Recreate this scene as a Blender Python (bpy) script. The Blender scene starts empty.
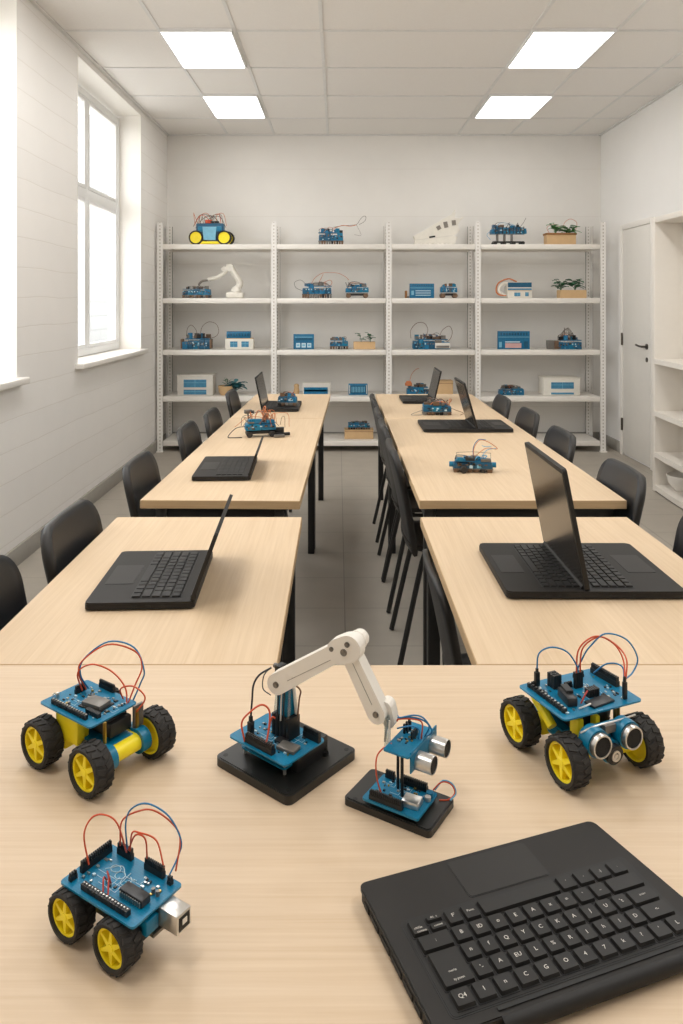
import bpy, bmesh, math, random
from mathutils import Vector, Matrix
R = math.radians
C = bpy.context.scene.collection

# ------------------------------------------------------------------ materials
def lin(c):
    c = c / 255.0
    return c / 12.92 if c <= 0.04045 else ((c + 0.055) / 1.055) ** 2.4
def col(rgb): return (lin(rgb[0]), lin(rgb[1]), lin(rgb[2]), 1.0)

def new_mat(name):
    m = bpy.data.materials.new(name); m.use_nodes = True
    nt = m.node_tree; b = nt.nodes['Principled BSDF']
    return m, nt, b

def mat(name, rgb, rough=0.5, metal=0.0, noise=0.08, scale=25.0, bump=0.0, bscale=200.0, spec=0.5, stretch=None):
    m, nt, b = new_mat(name)
    N = nt.nodes; L = nt.links
    tc = N.new('ShaderNodeTexCoord'); mp = N.new('ShaderNodeMapping')
    if stretch: mp.inputs['Scale'].default_value = stretch
    L.new(tc.outputs['Object'], mp.inputs['Vector'])
    nz = N.new('ShaderNodeTexNoise'); nz.inputs['Scale'].default_value = scale; nz.inputs['Detail'].default_value = 3
    L.new(mp.outputs[0], nz.inputs['Vector'])
    mx = N.new('ShaderNodeMix'); mx.data_type = 'RGBA'
    c = col(rgb)
    mx.inputs[6].default_value = (c[0] * (1 - noise), c[1] * (1 - noise), c[2] * (1 - noise), 1)
    mx.inputs[7].default_value = (min(1, c[0] * (1 + noise)), min(1, c[1] * (1 + noise)), min(1, c[2] * (1 + noise)), 1)
    L.new(nz.outputs['Fac'], mx.inputs[0]); L.new(mx.outputs[2], b.inputs['Base Color'])
    b.inputs['Roughness'].default_value = rough; b.inputs['Metallic'].default_value = metal
    b.inputs['Specular IOR Level'].default_value = spec
    if bump:
        n2 = N.new('ShaderNodeTexNoise'); n2.inputs['Scale'].default_value = bscale
        L.new(tc.outputs['Object'], n2.inputs['Vector'])
        bp = N.new('ShaderNodeBump'); bp.inputs['Strength'].default_value = bump; bp.inputs['Distance'].default_value = 0.002
        L.new(n2.outputs['Fac'], bp.inputs['Height']); L.new(bp.outputs[0], b.inputs['Normal'])
    return m

def wood_mat(name, c1, c2, along='X', rough=0.45):
    m, nt, b = new_mat(name); N = nt.nodes; L = nt.links
    tc = N.new('ShaderNodeTexCoord'); mp = N.new('ShaderNodeMapping')
    s = (1.2, 55, 55) if along == 'X' else (55, 1.2, 55)
    mp.inputs['Scale'].default_value = s
    L.new(tc.outputs['Object'], mp.inputs['Vector'])
    nz = N.new('ShaderNodeTexNoise'); nz.inputs['Scale'].default_value = 3.0; nz.inputs['Detail'].default_value = 6; nz.inputs['Roughness'].default_value = 0.6
    nz.inputs['Distortion'].default_value = 0.35
    L.new(mp.outputs[0], nz.inputs['Vector'])
    rp = N.new('ShaderNodeValToRGB')
    rp.color_ramp.elements[0].position = 0.30; rp.color_ramp.elements[0].color = col(c2)
    rp.color_ramp.elements[1].position = 0.68; rp.color_ramp.elements[1].color = col(c1)
    L.new(nz.outputs['Fac'], rp.inputs['Fac']); L.new(rp.outputs[0], b.inputs['Base Color'])
    b.inputs['Roughness'].default_value = rough; b.inputs['Specular IOR Level'].default_value = 0.35
    bp = N.new('ShaderNodeBump'); bp.inputs['Strength'].default_value = 0.05; bp.inputs['Distance'].default_value = 0.001
    L.new(nz.outputs['Fac'], bp.inputs['Height']); L.new(bp.outputs[0], b.inputs['Normal'])
    return m

def joint_mat(name, rgb, joint, ax_u, ax_v, bw, bh, mortar, off=0.0, shift=(0, 0), rough=0.6, noise=0.04, bump=0.3, nscale=6, wob=0.0):
    """flat surface with thin joints: brick texture laid over two object axes"""
    m, nt, b = new_mat(name); N = nt.nodes; L = nt.links
    tc = N.new('ShaderNodeTexCoord'); sp = N.new('ShaderNodeSeparateXYZ'); cb = N.new('ShaderNodeCombineXYZ')
    L.new(tc.outputs['Object'], sp.inputs[0])
    for k, (ax, sh) in enumerate(((ax_u, shift[0]), (ax_v, shift[1]))):
        ad = N.new('ShaderNodeMath'); ad.operation = 'ADD'; ad.inputs[1].default_value = sh
        L.new(sp.outputs[ax], ad.inputs[0]); L.new(ad.outputs[0], cb.inputs[k])
    br = N.new('ShaderNodeTexBrick'); br.offset = off; br.squash = 1.0
    br.inputs['Scale'].default_value = 1.0; br.inputs['Brick Width'].default_value = bw; br.inputs['Row Height'].default_value = bh
    br.inputs['Mortar Size'].default_value = mortar; br.inputs['Mortar Smooth'].default_value = 0.6; br.inputs['Bias'].default_value = 0.0
    c = col(rgb)
    br.inputs['Color1'].default_value = c
    br.inputs['Color2'].default_value = (c[0] * 0.975, c[1] * 0.975, c[2] * 0.975, 1)
    br.inputs['Mortar'].default_value = col(joint)
    wz = N.new('ShaderNodeTexNoise'); wz.inputs['Scale'].default_value = 1.7; wz.inputs['Detail'].default_value = 4
    L.new(tc.outputs['Object'], wz.inputs['Vector'])
    ws = N.new('ShaderNodeVectorMath'); ws.operation = 'SCALE'; ws.inputs['Scale'].default_value = wob
    wa = N.new('ShaderNodeVectorMath'); wa.operation = 'ADD'
    L.new(wz.outputs['Color'], ws.inputs[0]); L.new(cb.outputs[0], wa.inputs[0]); L.new(ws.outputs[0], wa.inputs[1])
    L.new(wa.outputs[0], br.inputs['Vector'])
    nz = N.new('ShaderNodeTexNoise'); nz.inputs['Scale'].default_value = nscale; nz.inputs['Detail'].default_value = 5
    L.new(tc.outputs['Object'], nz.inputs['Vector'])
    mr = N.new('ShaderNodeMapRange'); mr.inputs['To Min'].default_value = 1 - noise; mr.inputs['To Max'].default_value = 1 + noise
    L.new(nz.outputs['Fac'], mr.inputs['Value'])
    mx = N.new('ShaderNodeVectorMath'); mx.operation = 'SCALE'
    L.new(br.outputs['Color'], mx.inputs[0]); L.new(mr.outputs[0], mx.inputs['Scale'])
    L.new(mx.outputs[0], b.inputs['Base Color'])
    b.inputs['Roughness'].default_value = rough
    bp = N.new('ShaderNodeBump'); bp.inputs['Strength'].default_value = bump; bp.inputs['Distance'].default_value = 0.004; bp.invert = True
    L.new(br.outputs['Fac'], bp.inputs['Height']); L.new(bp.outputs[0], b.inputs['Normal'])
    return m

def pcb_mat(name, rgb, trace, scale=70):
    m, nt, b = new_mat(name); N = nt.nodes; L = nt.links
    tc = N.new('ShaderNodeTexCoord')
    vo = N.new('ShaderNodeTexVoronoi'); vo.distance = 'MANHATTAN'; vo.feature = 'F1'; vo.inputs['Scale'].default_value = scale
    L.new(tc.outputs['Object'], vo.inputs['Vector'])
    rp = N.new('ShaderNodeValToRGB'); e = rp.color_ramp.elements
    e[0].position = 0.0; e[0].color = col(trace); e[1].position = 0.13; e[1].color = col(rgb)
    L.new(vo.outputs['Distance'], rp.inputs['Fac'])
    br = N.new('ShaderNodeTexBrick'); br.inputs['Scale'].default_value = scale * 1.3; br.inputs['Mortar Size'].default_value = 0.012
    br.inputs['Color1'].default_value = (1, 1, 1, 1); br.inputs['Color2'].default_value = (.82, .86, .9, 1); br.inputs['Mortar'].default_value = (1.35, 1.3, 1.25, 1)
    L.new(tc.outputs['Object'], br.inputs['Vector'])
    mx = N.new('ShaderNodeMix'); mx.data_type = 'RGBA'; mx.blend_type = 'MULTIPLY'; mx.inputs[0].default_value = 1.0
    L.new(rp.outputs[0], mx.inputs[6]); L.new(br.outputs['Color'], mx.inputs[7])
    L.new(mx.outputs[2], b.inputs['Base Color'])
    b.inputs['Roughness'].default_value = 0.36; b.inputs['Specular IOR Level'].default_value = 0.35
    return m

def slot_mat(name, rgb, dark, pitch=0.032):
    """painted steel upright with a line of short punched slots"""
    m, nt, b = new_mat(name); N = nt.nodes; L = nt.links
    tc = N.new('ShaderNodeTexCoord'); sp = N.new('ShaderNodeSeparateXYZ'); L.new(tc.outputs['Object'], sp.inputs[0])
    def mth(op, a, v=None):
        n = N.new('ShaderNodeMath'); n.operation = op
        if isinstance(a, (int, float)): n.inputs[0].default_value = a
        else: L.new(a, n.inputs[0])
        if v is not None:
            if isinstance(v, (int, float)): n.inputs[1].default_value = v
            else: L.new(v, n.inputs[1])
        return n.outputs[0]
    fz = mth('FRACT', mth('DIVIDE', sp.outputs[2], pitch))
    a = mth('LESS_THAN', fz, 0.45)
    bx = mth('LESS_THAN', mth('ABSOLUTE', sp.outputs[0]), 0.0055)
    f = mth('MULTIPLY', a, bx)
    mx = N.new('ShaderNodeMix'); mx.data_type = 'RGBA'; mx.inputs[6].default_value = col(rgb); mx.inputs[7].default_value = col(dark)
    L.new(f, mx.inputs[0]); L.new(mx.outputs[2], b.inputs['Base Color']); b.inputs['Roughness'].default_value = 0.45
    return m

def emit_mat(name, rgb, strength):
    m, nt, b = new_mat(name)
    b.inputs['Base Color'].default_value = col(rgb); b.inputs['Emission Color'].default_value = col(rgb); b.inputs['Emission Strength'].default_value = strength
    return m

def glass_mat(name, tint=(255, 255, 255), gloss=0.06):
    m = bpy.data.materials.new(name); m.use_nodes = True; nt = m.node_tree; N = nt.nodes; L = nt.links
    N.remove(N['Principled BSDF']); out = N['Material Output']
    t = N.new('ShaderNodeBsdfTransparent'); t.inputs['Color'].default_value = col(tint)
    g = N.new('ShaderNodeBsdfGlossy'); g.inputs['Roughness'].default_value = 0.03
    mx = N.new('ShaderNodeMixShader'); mx.inputs[0].default_value = gloss
    L.new(t.outputs[0], mx.inputs[1]); L.new(g.outputs[0], mx.inputs[2]); L.new(mx.outputs[0], out.inputs['Surface'])
    return m

M = {}
M['wall_left'] = joint_mat('wall_left', (237, 234, 230), (226, 222, 216), 1, 2, 60, 0.158, 0.004, rough=0.6, noise=0.02, wob=0.03, bump=.2)
M['wall_back'] = joint_mat('wall_back', (239, 236, 231), (231, 227, 221), 0, 2, 60, 0.47, 0.004, shift=(30, 0.12), rough=0.7, noise=0.025, bump=.15)
M['wall_right'] = mat('wall_right', (239, 237, 234), 0.65, noise=0.025, scale=4)
M['ceiling'] = mat('ceiling', (236, 233, 229), 0.85, noise=0.03, scale=90, bump=0.15, bscale=300)
M['grid'] = mat('grid', (226, 225, 223), 0.6)
M['floor'] = joint_mat('floor', (172, 164, 152), (138, 131, 121), 0, 1, 0.62, 0.383, 0.003, shift=(0.59 + 6.2, 0.36 + 3.83), rough=0.5, noise=0.1, bump=.2, nscale=7)
M['skirting'] = mat('skirting', (158, 154, 146), 0.6)
M['white'] = mat('white_paint', (235, 231, 224), 0.45, noise=0.02)
M['shelf_white'] = mat('shelf_white', (236, 231, 223), 0.42, noise=0.02)
M['post'] = slot_mat('post', (234, 231, 226), (188, 181, 170))
M['door'] = mat('door', (224, 220, 213), 0.5, noise=0.02)
M['bookcase'] = mat('bookcase', (232, 226, 217), 0.5, noise=0.02)
M['frame_white'] = mat('frame_white', (232, 232, 231), 0.35, noise=0.015)
M['glass'] = glass_mat('pane_glass')
M['outside'] = joint_mat('outside', (120, 121, 120), (100, 101, 100), 1, 2, 1.4, 0.35, 0.02, off=.5)
M['pavement'] = mat('pavement', (190, 188, 184), 0.9)
M['panel'] = emit_mat('panel', (255, 254, 252), 6.0)
M['wood_x'] = wood_mat('wood_x', (217, 194, 166), (207, 181, 150), 'X')
M['wood_y'] = wood_mat('wood_y', (217, 192, 160), (206, 179, 145), 'Y')
M['wood_edge'] = wood_mat('wood_edge', (204, 174, 134), (194, 162, 122), 'X')
M['black_metal'] = mat('black_metal', (28, 27, 26), 0.45, noise=0.1)
M['chair_plastic'] = mat('chair_plastic', (27, 30, 34), 0.40, noise=0.08, bump=0.05, bscale=700)
M['chair_edge'] = mat('chair_edge', (34, 31, 28), 0.5)
M['laptop'] = mat('laptop', (33, 30, 27), 0.6, noise=0.05, bump=0.03, bscale=900, spec=.35)
M['laptop_dark'] = mat('laptop_dark', (25, 23, 21), 0.55, spec=.4)
M['key'] = mat('key', (25, 23, 21), 0.5, noise=0.05, spec=.4)
M['key_gap'] = mat('key_gap', (18, 17, 16), 0.6)
M['legend'] = mat('legend', (214, 208, 198), 0.6)
M['screen'] = mat('screen', (42, 38, 34), 0.22, noise=0.05)
M['pad'] = mat('pad', (30, 27, 24), 0.5, spec=.4)
M['pad_line'] = mat('pad_line', (22, 20, 19), 0.5)
M['pcb'] = pcb_mat('pcb', (2, 114, 150), (52, 146, 174))
M['pcb_small'] = pcb_mat('pcb_small', (18, 108, 146), (100, 165, 188), 40)
M['blue'] = mat('blue_acrylic', (4, 116, 152), 0.3, noise=0.12, scale=60)
M['blue_shelf'] = mat('blue_shelf', (10, 106, 146), 0.4, noise=0.4, scale=70)
M['blue_pale'] = mat('blue_pale', (120, 180, 205), 0.4, noise=0.2, scale=40)
M['header'] = mat('header_plastic', (24, 24, 24), 0.45)
M['pin'] = mat('pin_metal', (190, 188, 182), 0.3, metal=0.9)
M['chip'] = mat('chip', (40, 40, 41), 0.4)
M['chip_grey'] = mat('chip_grey', (118, 114, 108), 0.35, metal=0.4)
M['silver'] = mat('silver', (214, 212, 208), 0.28, metal=0.9)
M['mesh_black'] = mat('mesh_black', (17, 16, 15), 0.8, bump=0.5, bscale=900)
M['brass'] = mat('brass', (196, 160, 84), 0.3, metal=0.9)
M['yellow'] = mat('yellow_plastic', (255, 230, 36), 0.38, noise=0.05)
M['tire'] = mat('tire_rubber', (42, 39, 36), 0.75, noise=0.15, scale=60, bump=0.1, bscale=500)
M['robot_white'] = mat('robot_white', (236, 230, 220), 0.4, noise=0.02)
M['groove'] = mat('groove', (150, 142, 132), 0.6)
M['bolt'] = mat('bolt', (140, 134, 126), 0.35, metal=0.7)
M['base_black'] = mat('base_black', (31, 30, 28), 0.4, noise=0.12, scale=60)
M['clear'] = glass_mat('clear_plastic', (225, 235, 240), 0.12)
M['trace'] = mat('trace_white', (190, 214, 224), 0.5)
WIRE = {'red': mat('wire_red', (212, 84, 48), 0.4), 'blue': mat('wire_blue', (40, 120, 172), 0.4), 'black': mat('wire_black', (34, 34, 36), 0.4),
        'darkred': mat('wire_dark_red', (176, 58, 44), 0.4), 'orange': mat('wire_orange', (204, 122, 74), 0.45), 'grey': mat('wire_grey', (120, 112, 104), 0.5),
        'brown': mat('wire_brown', (126, 90, 66), 0.5), 'white': mat('wire_white', (224, 220, 212), 0.45), 'sky': mat('wire_sky', (96, 168, 206), 0.4)}
M['cardboard'] = mat('cardboard', (206, 172, 128), 0.75, noise=0.08)
M['rim_brown'] = mat('rim_brown', (150, 106, 62), 0.7)
M['soil'] = mat('soil', (92, 66, 44), 0.9)
M['leaf'] = mat('leaf', (92, 150, 88), 0.5, noise=0.3, scale=30)
M['leaf_dark'] = mat('leaf_dark', (62, 118, 82), 0.5, noise=0.3, scale=30)
M['brown_metal'] = mat('brown_metal', (112, 88, 68), 0.45, metal=0.3)
M['print_white'] = mat('print_white', (230, 225, 214), 0.55)
M['grey_box'] = mat('grey_box', (214, 209, 200), 0.5)
M['window_blue'] = mat('window_blue', (66, 132, 166), 0.35, noise=0.3, scale=40)
M['window_teal'] = mat('window_teal', (12, 84, 116), 0.35, noise=0.15)
M['pinkish'] = mat('pinkish', (206, 164, 160), 0.5, noise=0.15)
M['dark_hole'] = mat('dark_hole', (134, 127, 118), 0.7)
M['teal_leaf'] = mat('teal_leaf', (60, 118, 124), 0.5, noise=0.3, scale=40)
M['post_shade'] = mat('post_shade_grey', (150, 143, 134), 0.5)
M['hinge'] = mat('hinge_metal', (96, 90, 82), 0.35, metal=0.8)

# ------------------------------------------------------------------ mesh builder
class MB:
    def __init__(s):
        s.bm = bmesh.new(); s.mats = []
    def mi(s, m):
        m = M[m] if isinstance(m, str) else m
        if m not in s.mats: s.mats.append(m)
        return s.mats.index(m)
    def face(s, vs, m):
        try:
            f = s.bm.faces.new(vs); f.material_index = m; return f
        except ValueError: return None
    def box(s, c, d, m, rot=None, bev=0.0, seg=2):
        """c centre, d full size, rot: 3x3 / z angle"""
        m = s.mi(m)
        if rot is None: T = Matrix.Identity(4)
        elif isinstance(rot, (int, float)): T = Matrix.Rotation(rot, 4, 'Z')
        else: T = rot.to_4x4()
        T = Matrix.Translation(Vector(c)) @ T
        hx, hy, hz = d[0] / 2, d[1] / 2, d[2] / 2
        vs = [s.bm.verts.new(T @ Vector((x, y, z))) for x in (-hx, hx) for y in (-hy, hy) for z in (-hz, hz)]
        fs = []
        for q in ((0, 1, 3, 2), (4, 6, 7, 5), (0, 4, 5, 1), (2, 3, 7, 6), (0, 2, 6, 4), (1, 5, 7, 3)):
            fs.append(s.face([vs[i] for i in q], m))
        if bev:
            es = list({e for f in fs for e in f.edges})
            r = bmesh.ops.bevel(s.bm, geom=es, offset=bev, segments=seg, affect='EDGES', profile=0.5)
            for f in r['faces']: f.material_index = m
        return s
    def bar(s, p0, p1, w, h, m, up=(0, 0, 1)):
        p0, p1 = Vector(p0), Vector(p1); d = p1 - p0; L = d.length; x = d.normalized()
        u = Vector(up); y = u.cross(x)
        if y.length < 1e-6: y = Vector((0, 1, 0)).cross(x)
        y.normalize(); z = x.cross(y)
        return s.box((p0 + p1) / 2, (L, w, h), m, Matrix((x, y, z)).transposed())
    def cyl(s, p0, p1, r, m, seg=16, r2=None, caps=True, m2=None):
        m = s.mi(m); m2 = m if m2 is None else s.mi(m2); r2 = r if r2 is None else r2
        p0, p1 = Vector(p0), Vector(p1); a = (p1 - p0).normalized()
        t = a.orthogonal().normalized(); b = a.cross(t)
        v0, v1 = [], []
        for i in range(seg):
            k = 2 * math.pi * i / seg; d = t * math.cos(k) + b * math.sin(k)
            v0.append(s.bm.verts.new(p0 + d * r)); v1.append(s.bm.verts.new(p1 + d * r2))
        for i in range(seg):
            j = (i + 1) % seg; s.face([v0[i], v0[j], v1[j], v1[i]], m)
        if caps: s.face(v0[::-1], m); s.face(v1, m2)
        return s
    def tube(s, pts, r, m, seg=6, smooth=6):
        m = s.mi(m); P = [Vector(p) for p in pts]
        if smooth and len(P) > 2:
            Q = [P[0] * 2 - P[1]] + P + [P[-1] * 2 - P[-2]]; out = []
            for i in range(1, len(Q) - 2):
                for k in range(smooth):
                    t = k / smooth; a, b, c, d = Q[i - 1], Q[i], Q[i + 1], Q[i + 2]
                    out.append(0.5 * ((2 * b) + (c - a) * t + (2 * a - 5 * b + 4 * c - d) * t * t + (3 * b - a - 3 * c + d) * t ** 3))
            out.append(P[-1]); P = out
        T = (P[1] - P[0]).normalized(); n = T.orthogonal().normalized(); prev = None; first = None
        for i, p in enumerate(P):
            t = (P[min(i + 1, len(P) - 1)] - P[max(i - 1, 0)])
            t = t.normalized() if t.length > 1e-9 else T
            n = n - t * n.dot(t)
            n = n.normalized() if n.length > 1e-6 else t.orthogonal().normalized()
            b = t.cross(n)
            ring = [s.bm.verts.new(p + (n * math.cos(2 * math.pi * k / seg) + b * math.sin(2 * math.pi * k / seg)) * r) for k in range(seg)]
            if prev:
                for k in range(seg): s.face([prev[k], prev[(k + 1) % seg], ring[(k + 1) % seg], ring[k]], m)
            else: first = ring
            prev = ring
        s.face(first[::-1], m); s.face(prev, m)
        return s
    def prism(s, poly, z0, z1, m, T=None, m_top=None):
        """poly: list of (x, y); extruded z0..z1; T optional 4x4"""
        m = s.mi(m); mt = m if m_top is None else s.mi(m_top); T = T or Matrix.Identity(4)
        a = [s.bm.verts.new(T @ Vector((x, y, z0))) for x, y in poly]
        b = [s.bm.verts.new(T @ Vector((x, y, z1))) for x, y in poly]
        n = len(poly)
        for i in range(n): s.face([a[i], a[(i + 1) % n], b[(i + 1) % n], b[i]], m)
        s.face(a[::-1], m); s.face(b, mt)
        return s
    def lathe(s, prof, m, seg=28, T=None, closed=False):
        """prof: (radius, height) pairs about local Z"""
        m = s.mi(m); T = T or Matrix.Identity(4); rings = []
        for r, z in prof:
            if r < 1e-7: rings.append([s.bm.verts.new(T @ Vector((0, 0, z)))])
            else: rings.append([s.bm.verts.new(T @ Vector((r * math.cos(2 * math.pi * k / seg), r * math.sin(2 * math.pi * k / seg), z))) for k in range(seg)])
        pairs = list(zip(rings, rings[1:])) + ([(rings[-1], rings[0])] if closed else [])
        for a, b in pairs:
            for k in range(seg):
                j = (k + 1) % seg
                if len(a) == 1 and len(b) == 1: continue
                if len(a) == 1: s.face([a[0], b[j], b[k]], m)
                elif len(b) == 1: s.face([a[k], a[j], b[0]], m)
                else: s.face([a[k], a[j], b[j], b[k]], m)
        return s
    def build(s, name, parent=None, loc=None, rotz=0.0, angle=35, kind=None):
        bmesh.ops.recalc_face_normals(s.bm, faces=s.bm.faces)
        me = bpy.data.meshes.new(name); s.bm.to_mesh(me); s.bm.free()
        for m in s.mats: me.materials.append(m)
        for p in me.polygons: p.use_smooth = True
        me.set_sharp_from_angle(angle=R(angle))
        o = bpy.data.objects.new(name, me); C.objects.link(o)
        if parent: o.parent = parent
        if loc is not None: o.location = loc
        o.rotation_euler = (0, 0, rotz)
        if kind: o['kind'] = kind
        return o

def rrect(w, h, r, n=5, cx=0, cy=0):
    P = []
    for sx, sy, a0 in ((1, 1, 0), (-1, 1, 90), (-1, -1, 180), (1, -1, 270)):
        for k in range(n + 1):
            a = R(a0 + 90 * k / n)
            P.append((cx + sx * (w / 2 - r) + r * math.cos(a), cy + sy * (h / 2 - r) + r * math.sin(a)))
    return P

def thing(name, label, cat, loc=(0, 0, 0), rotz=0.0, group=None):
    o = bpy.data.objects.new(name, None); C.objects.link(o); o.empty_display_size = 0.05
    o.location = loc; o.rotation_euler = (0, 0, rotz); o['label'] = label; o['category'] = cat
    if group: o['group'] = group
    return o
def tag(o, label, cat, group=None):
    o['label'] = label; o['category'] = cat
    if group: o['group'] = group
    return o
def dup(root, loc, rotz, label, group=None):
    r = root.copy(); C.objects.link(r); r.location = loc; r.rotation_euler = (0, 0, rotz); r['label'] = label
    if group: r['group'] = group
    for ch in list(root.children):
        c = ch.copy(); C.objects.link(c); c.parent = r
        for g in list(ch.children):
            d = g.copy(); C.objects.link(d); d.parent = c
    return r
def copy_part(o, parent, loc, rot=(0, 0, 0)):
    c = o.copy(); C.objects.link(c); c.parent = parent; c.location = loc; c.rotation_euler = rot
    for g in list(o.children):
        d = g.copy(); C.objects.link(d); d.parent = c
    return c

# ------------------------------------------------------------------ room shell
XL, XR, YB, ZC = -1.69, 2.60, 7.62, 3.04
YF = -1.3
TZ = 0.735
def struct(mb, name): return mb.build(name, kind='structure')

struct(MB().box(((XL + XR) / 2, (YF + YB) / 2, -0.05), (XR - XL + 1.0, YB - YF + 0.4, 0.1), 'floor'), 'floor')
struct(MB().box(((XL + XR) / 2, (YF + YB) / 2, ZC + 0.05), (XR - XL + 1.0, YB - YF + 0.4, 0.1), 'ceiling'), 'ceiling')
struct(MB().box(((XL + XR) / 2, YB + 0.1, ZC / 2), (XR - XL + 0.6, 0.2, ZC), 'wall_back'), 'wall_back')
struct(MB().box(((XL + XR) / 2, YF - 0.1, ZC / 2), (XR - XL + 0.6, 0.2, ZC), 'wall_right'), 'wall_front')
struct(MB().box((XR + 0.1, (YF + YB) / 2, ZC / 2), (0.2, YB - YF, ZC), 'wall_right'), 'wall_right')
WT = 0.28
wins = [(2.30, 4.05), (4.99, 6.60)]
w = MB(); xm = XL - WT / 2
for a, b in ((YF, 2.30), (4.05, 4.99), (6.60, YB)): w.box((xm, (a + b) / 2, ZC / 2), (WT, b - a, ZC), 'wall_left')
for a, b in wins:
    w.box((xm, (a + b) / 2, 0.475), (WT, b - a, 0.95), 'wall_left')
    w.box((xm, (a + b) / 2, (2.985 + ZC) / 2), (WT, b - a, ZC - 2.985), 'wall_left')
struct(w, 'wall_left')
for i, (a, b) in enumerate(wins):
    # painted smooth reveal lining of the opening
    m = MB(); t = 0.006
    m.box((XL - WT / 2 + .002, b - t / 2, 1.967), (WT, t, 2.03), 'white'); m.box((XL - WT / 2 + .002, a + t / 2, 1.967), (WT, t, 2.03), 'white')
    m.box((XL - WT / 2 + .002, (a + b) / 2, 2.982), (WT, b - a, t), 'white')
    win = struct(m, 'window_%d' % (i + 1))
    x = XL - 0.215
    fr = MB(); f = 0.055; y0, y1, z0, z1 = a + .006, b - .006, 0.985, 2.955
    for yy in (y0 + f / 2, y1 - f / 2): fr.box((x, yy, (z0 + z1) / 2), (0.07, f, z1 - z0), 'frame_white', bev=.006)
    for zz in (z0 + f / 2, z1 - f / 2): fr.box((x, (y0 + y1) / 2, zz), (0.068, y1 - y0 - .01, f), 'frame_white', bev=.006)
    fr.build('window_frame', win)
    ym = (y0 + y1) / 2 - 0.03; zm = 2.19
    mb = MB(); mb.box((x, ym, (z0 + z1) / 2), (0.055, 0.06, z1 - z0 - 2 * f + .02), 'frame_white', bev=.006)
    mb.box((x - .001, (y0 + y1) / 2, zm), (0.053, y1 - y0 - 2 * f + .02, 0.075), 'frame_white', bev=.006)
    mb.build('mullion', win)
    for ya, yb in ((y0 + f, ym - .03), (ym + .03, y1 - f)):
        for za, zb in ((z0 + f, zm - .0375), (zm + .0375, z1 - f)):
            sash = MB(); s_ = 0.028
            for yy in (ya + s_ / 2, yb - s_ / 2): sash.box((x + .006, yy, (za + zb) / 2), (.045, s_, zb - za), 'frame_white', bev=.004)
            for zz in (za + s_ / 2, zb - s_ / 2): sash.box((x + .006, (ya + yb) / 2, zz), (.044, yb - ya - .01, s_), 'frame_white', bev=.004)
            so = sash.build('sash', win)
            MB().box((x - .004, (ya + yb) / 2, (za + zb) / 2), (.005, yb - ya - .01, zb - za - .01), 'glass').build('pane', so)
    MB().box((XL - 0.09, (a + b) / 2, 0.965), (0.29, b - a + 0.09 - (0.0), 0.034), 'white', bev=.006).build('window_sill', win)

# outside the windows: a pale house wall across a paved yard
struct(MB().box((-6.2, 20, 4.0), (0.3, 16, 9.0), 'outside'), 'wall_outside')
struct(MB().box((-8, 10, -0.06), (12, 40, 0.1), 'pavement'), 'ground_outside')

# skirting
bb = MB(); bb.box((XL + .008, (YF + YB) / 2, .05), (.016, YB - YF, .10), 'skirting', bev=.003); struct(bb, 'baseboard_left')
bb = MB(); bb.box(((XL + XR) / 2, YB - .008, .05), (XR - XL - .04, .016, .10), 'skirting', bev=.003); struct(bb, 'baseboard_back')
bb = MB(); bb.box((XR - .008, 7.33, .05), (.016, .54, .10), 'skirting', bev=.003); struct(bb, 'baseboard_right')

# ceiling grid
g = MB()
for x in (-1.09, -0.63, -0.10, 1.185, 1.70, 2.28): g.box((x, (YF + YB) / 2, ZC - .002), (.022, YB - YF, .006), 'grid')
yl = [7.672 - .7425 * k for k in range(1, 12)]
for y in yl: g.box(((XL + XR) / 2, y, ZC - .0025), (XR - XL, .022, .006), 'grid')
g.box((XL + .012, (YF + YB) / 2, ZC - .006), (.024, YB - YF, .012), 'grid'); g.box((XR - .012, (YF + YB) / 2, ZC - .006), (.024, YB - YF, .012), 'grid')
g.box(((XL + XR) / 2, YB - .012, ZC - .006), (XR - XL, .024, .012), 'grid')
struct(g, 'trim_1')

def ceiling_light(x0, x1, y0, y1, label):
    t = thing('ceiling_light', label, 'ceiling light', ((x0 + x1) / 2, (y0 + y1) / 2, ZC - .012), group='square ceiling light panels')
    w_, d_ = x1 - x0, y1 - y0
    f = MB()
    for s in (-1, 1):
        f.box((s * (w_ / 2 - .006), 0, .001), (.012, d_, .020), 'frame_white'); f.box((0, s * (d_ / 2 - .006), .001), (w_ - .024, .012, .020), 'frame_white')
    f.build('frame', t)
    MB().box((0, 0, .003), (w_ - .024, d_ - .024, .012), 'panel').build('diffuser', t)
ceiling_light(-1.09, -.64, 4.665, 5.405, 'square recessed ceiling light, nearer of the two on the window side')
ceiling_light(-1.09, -.64, 6.13, 6.87, 'square recessed ceiling light on the window side, closer to the shelves')
ceiling_light(1.18, 1.69, 4.665, 5.405, 'square recessed ceiling light on the door side, nearer of the pair')
ceiling_light(1.21, 1.72, 6.13, 6.87, 'square recessed ceiling light on the door side, closer to the shelves')

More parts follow.
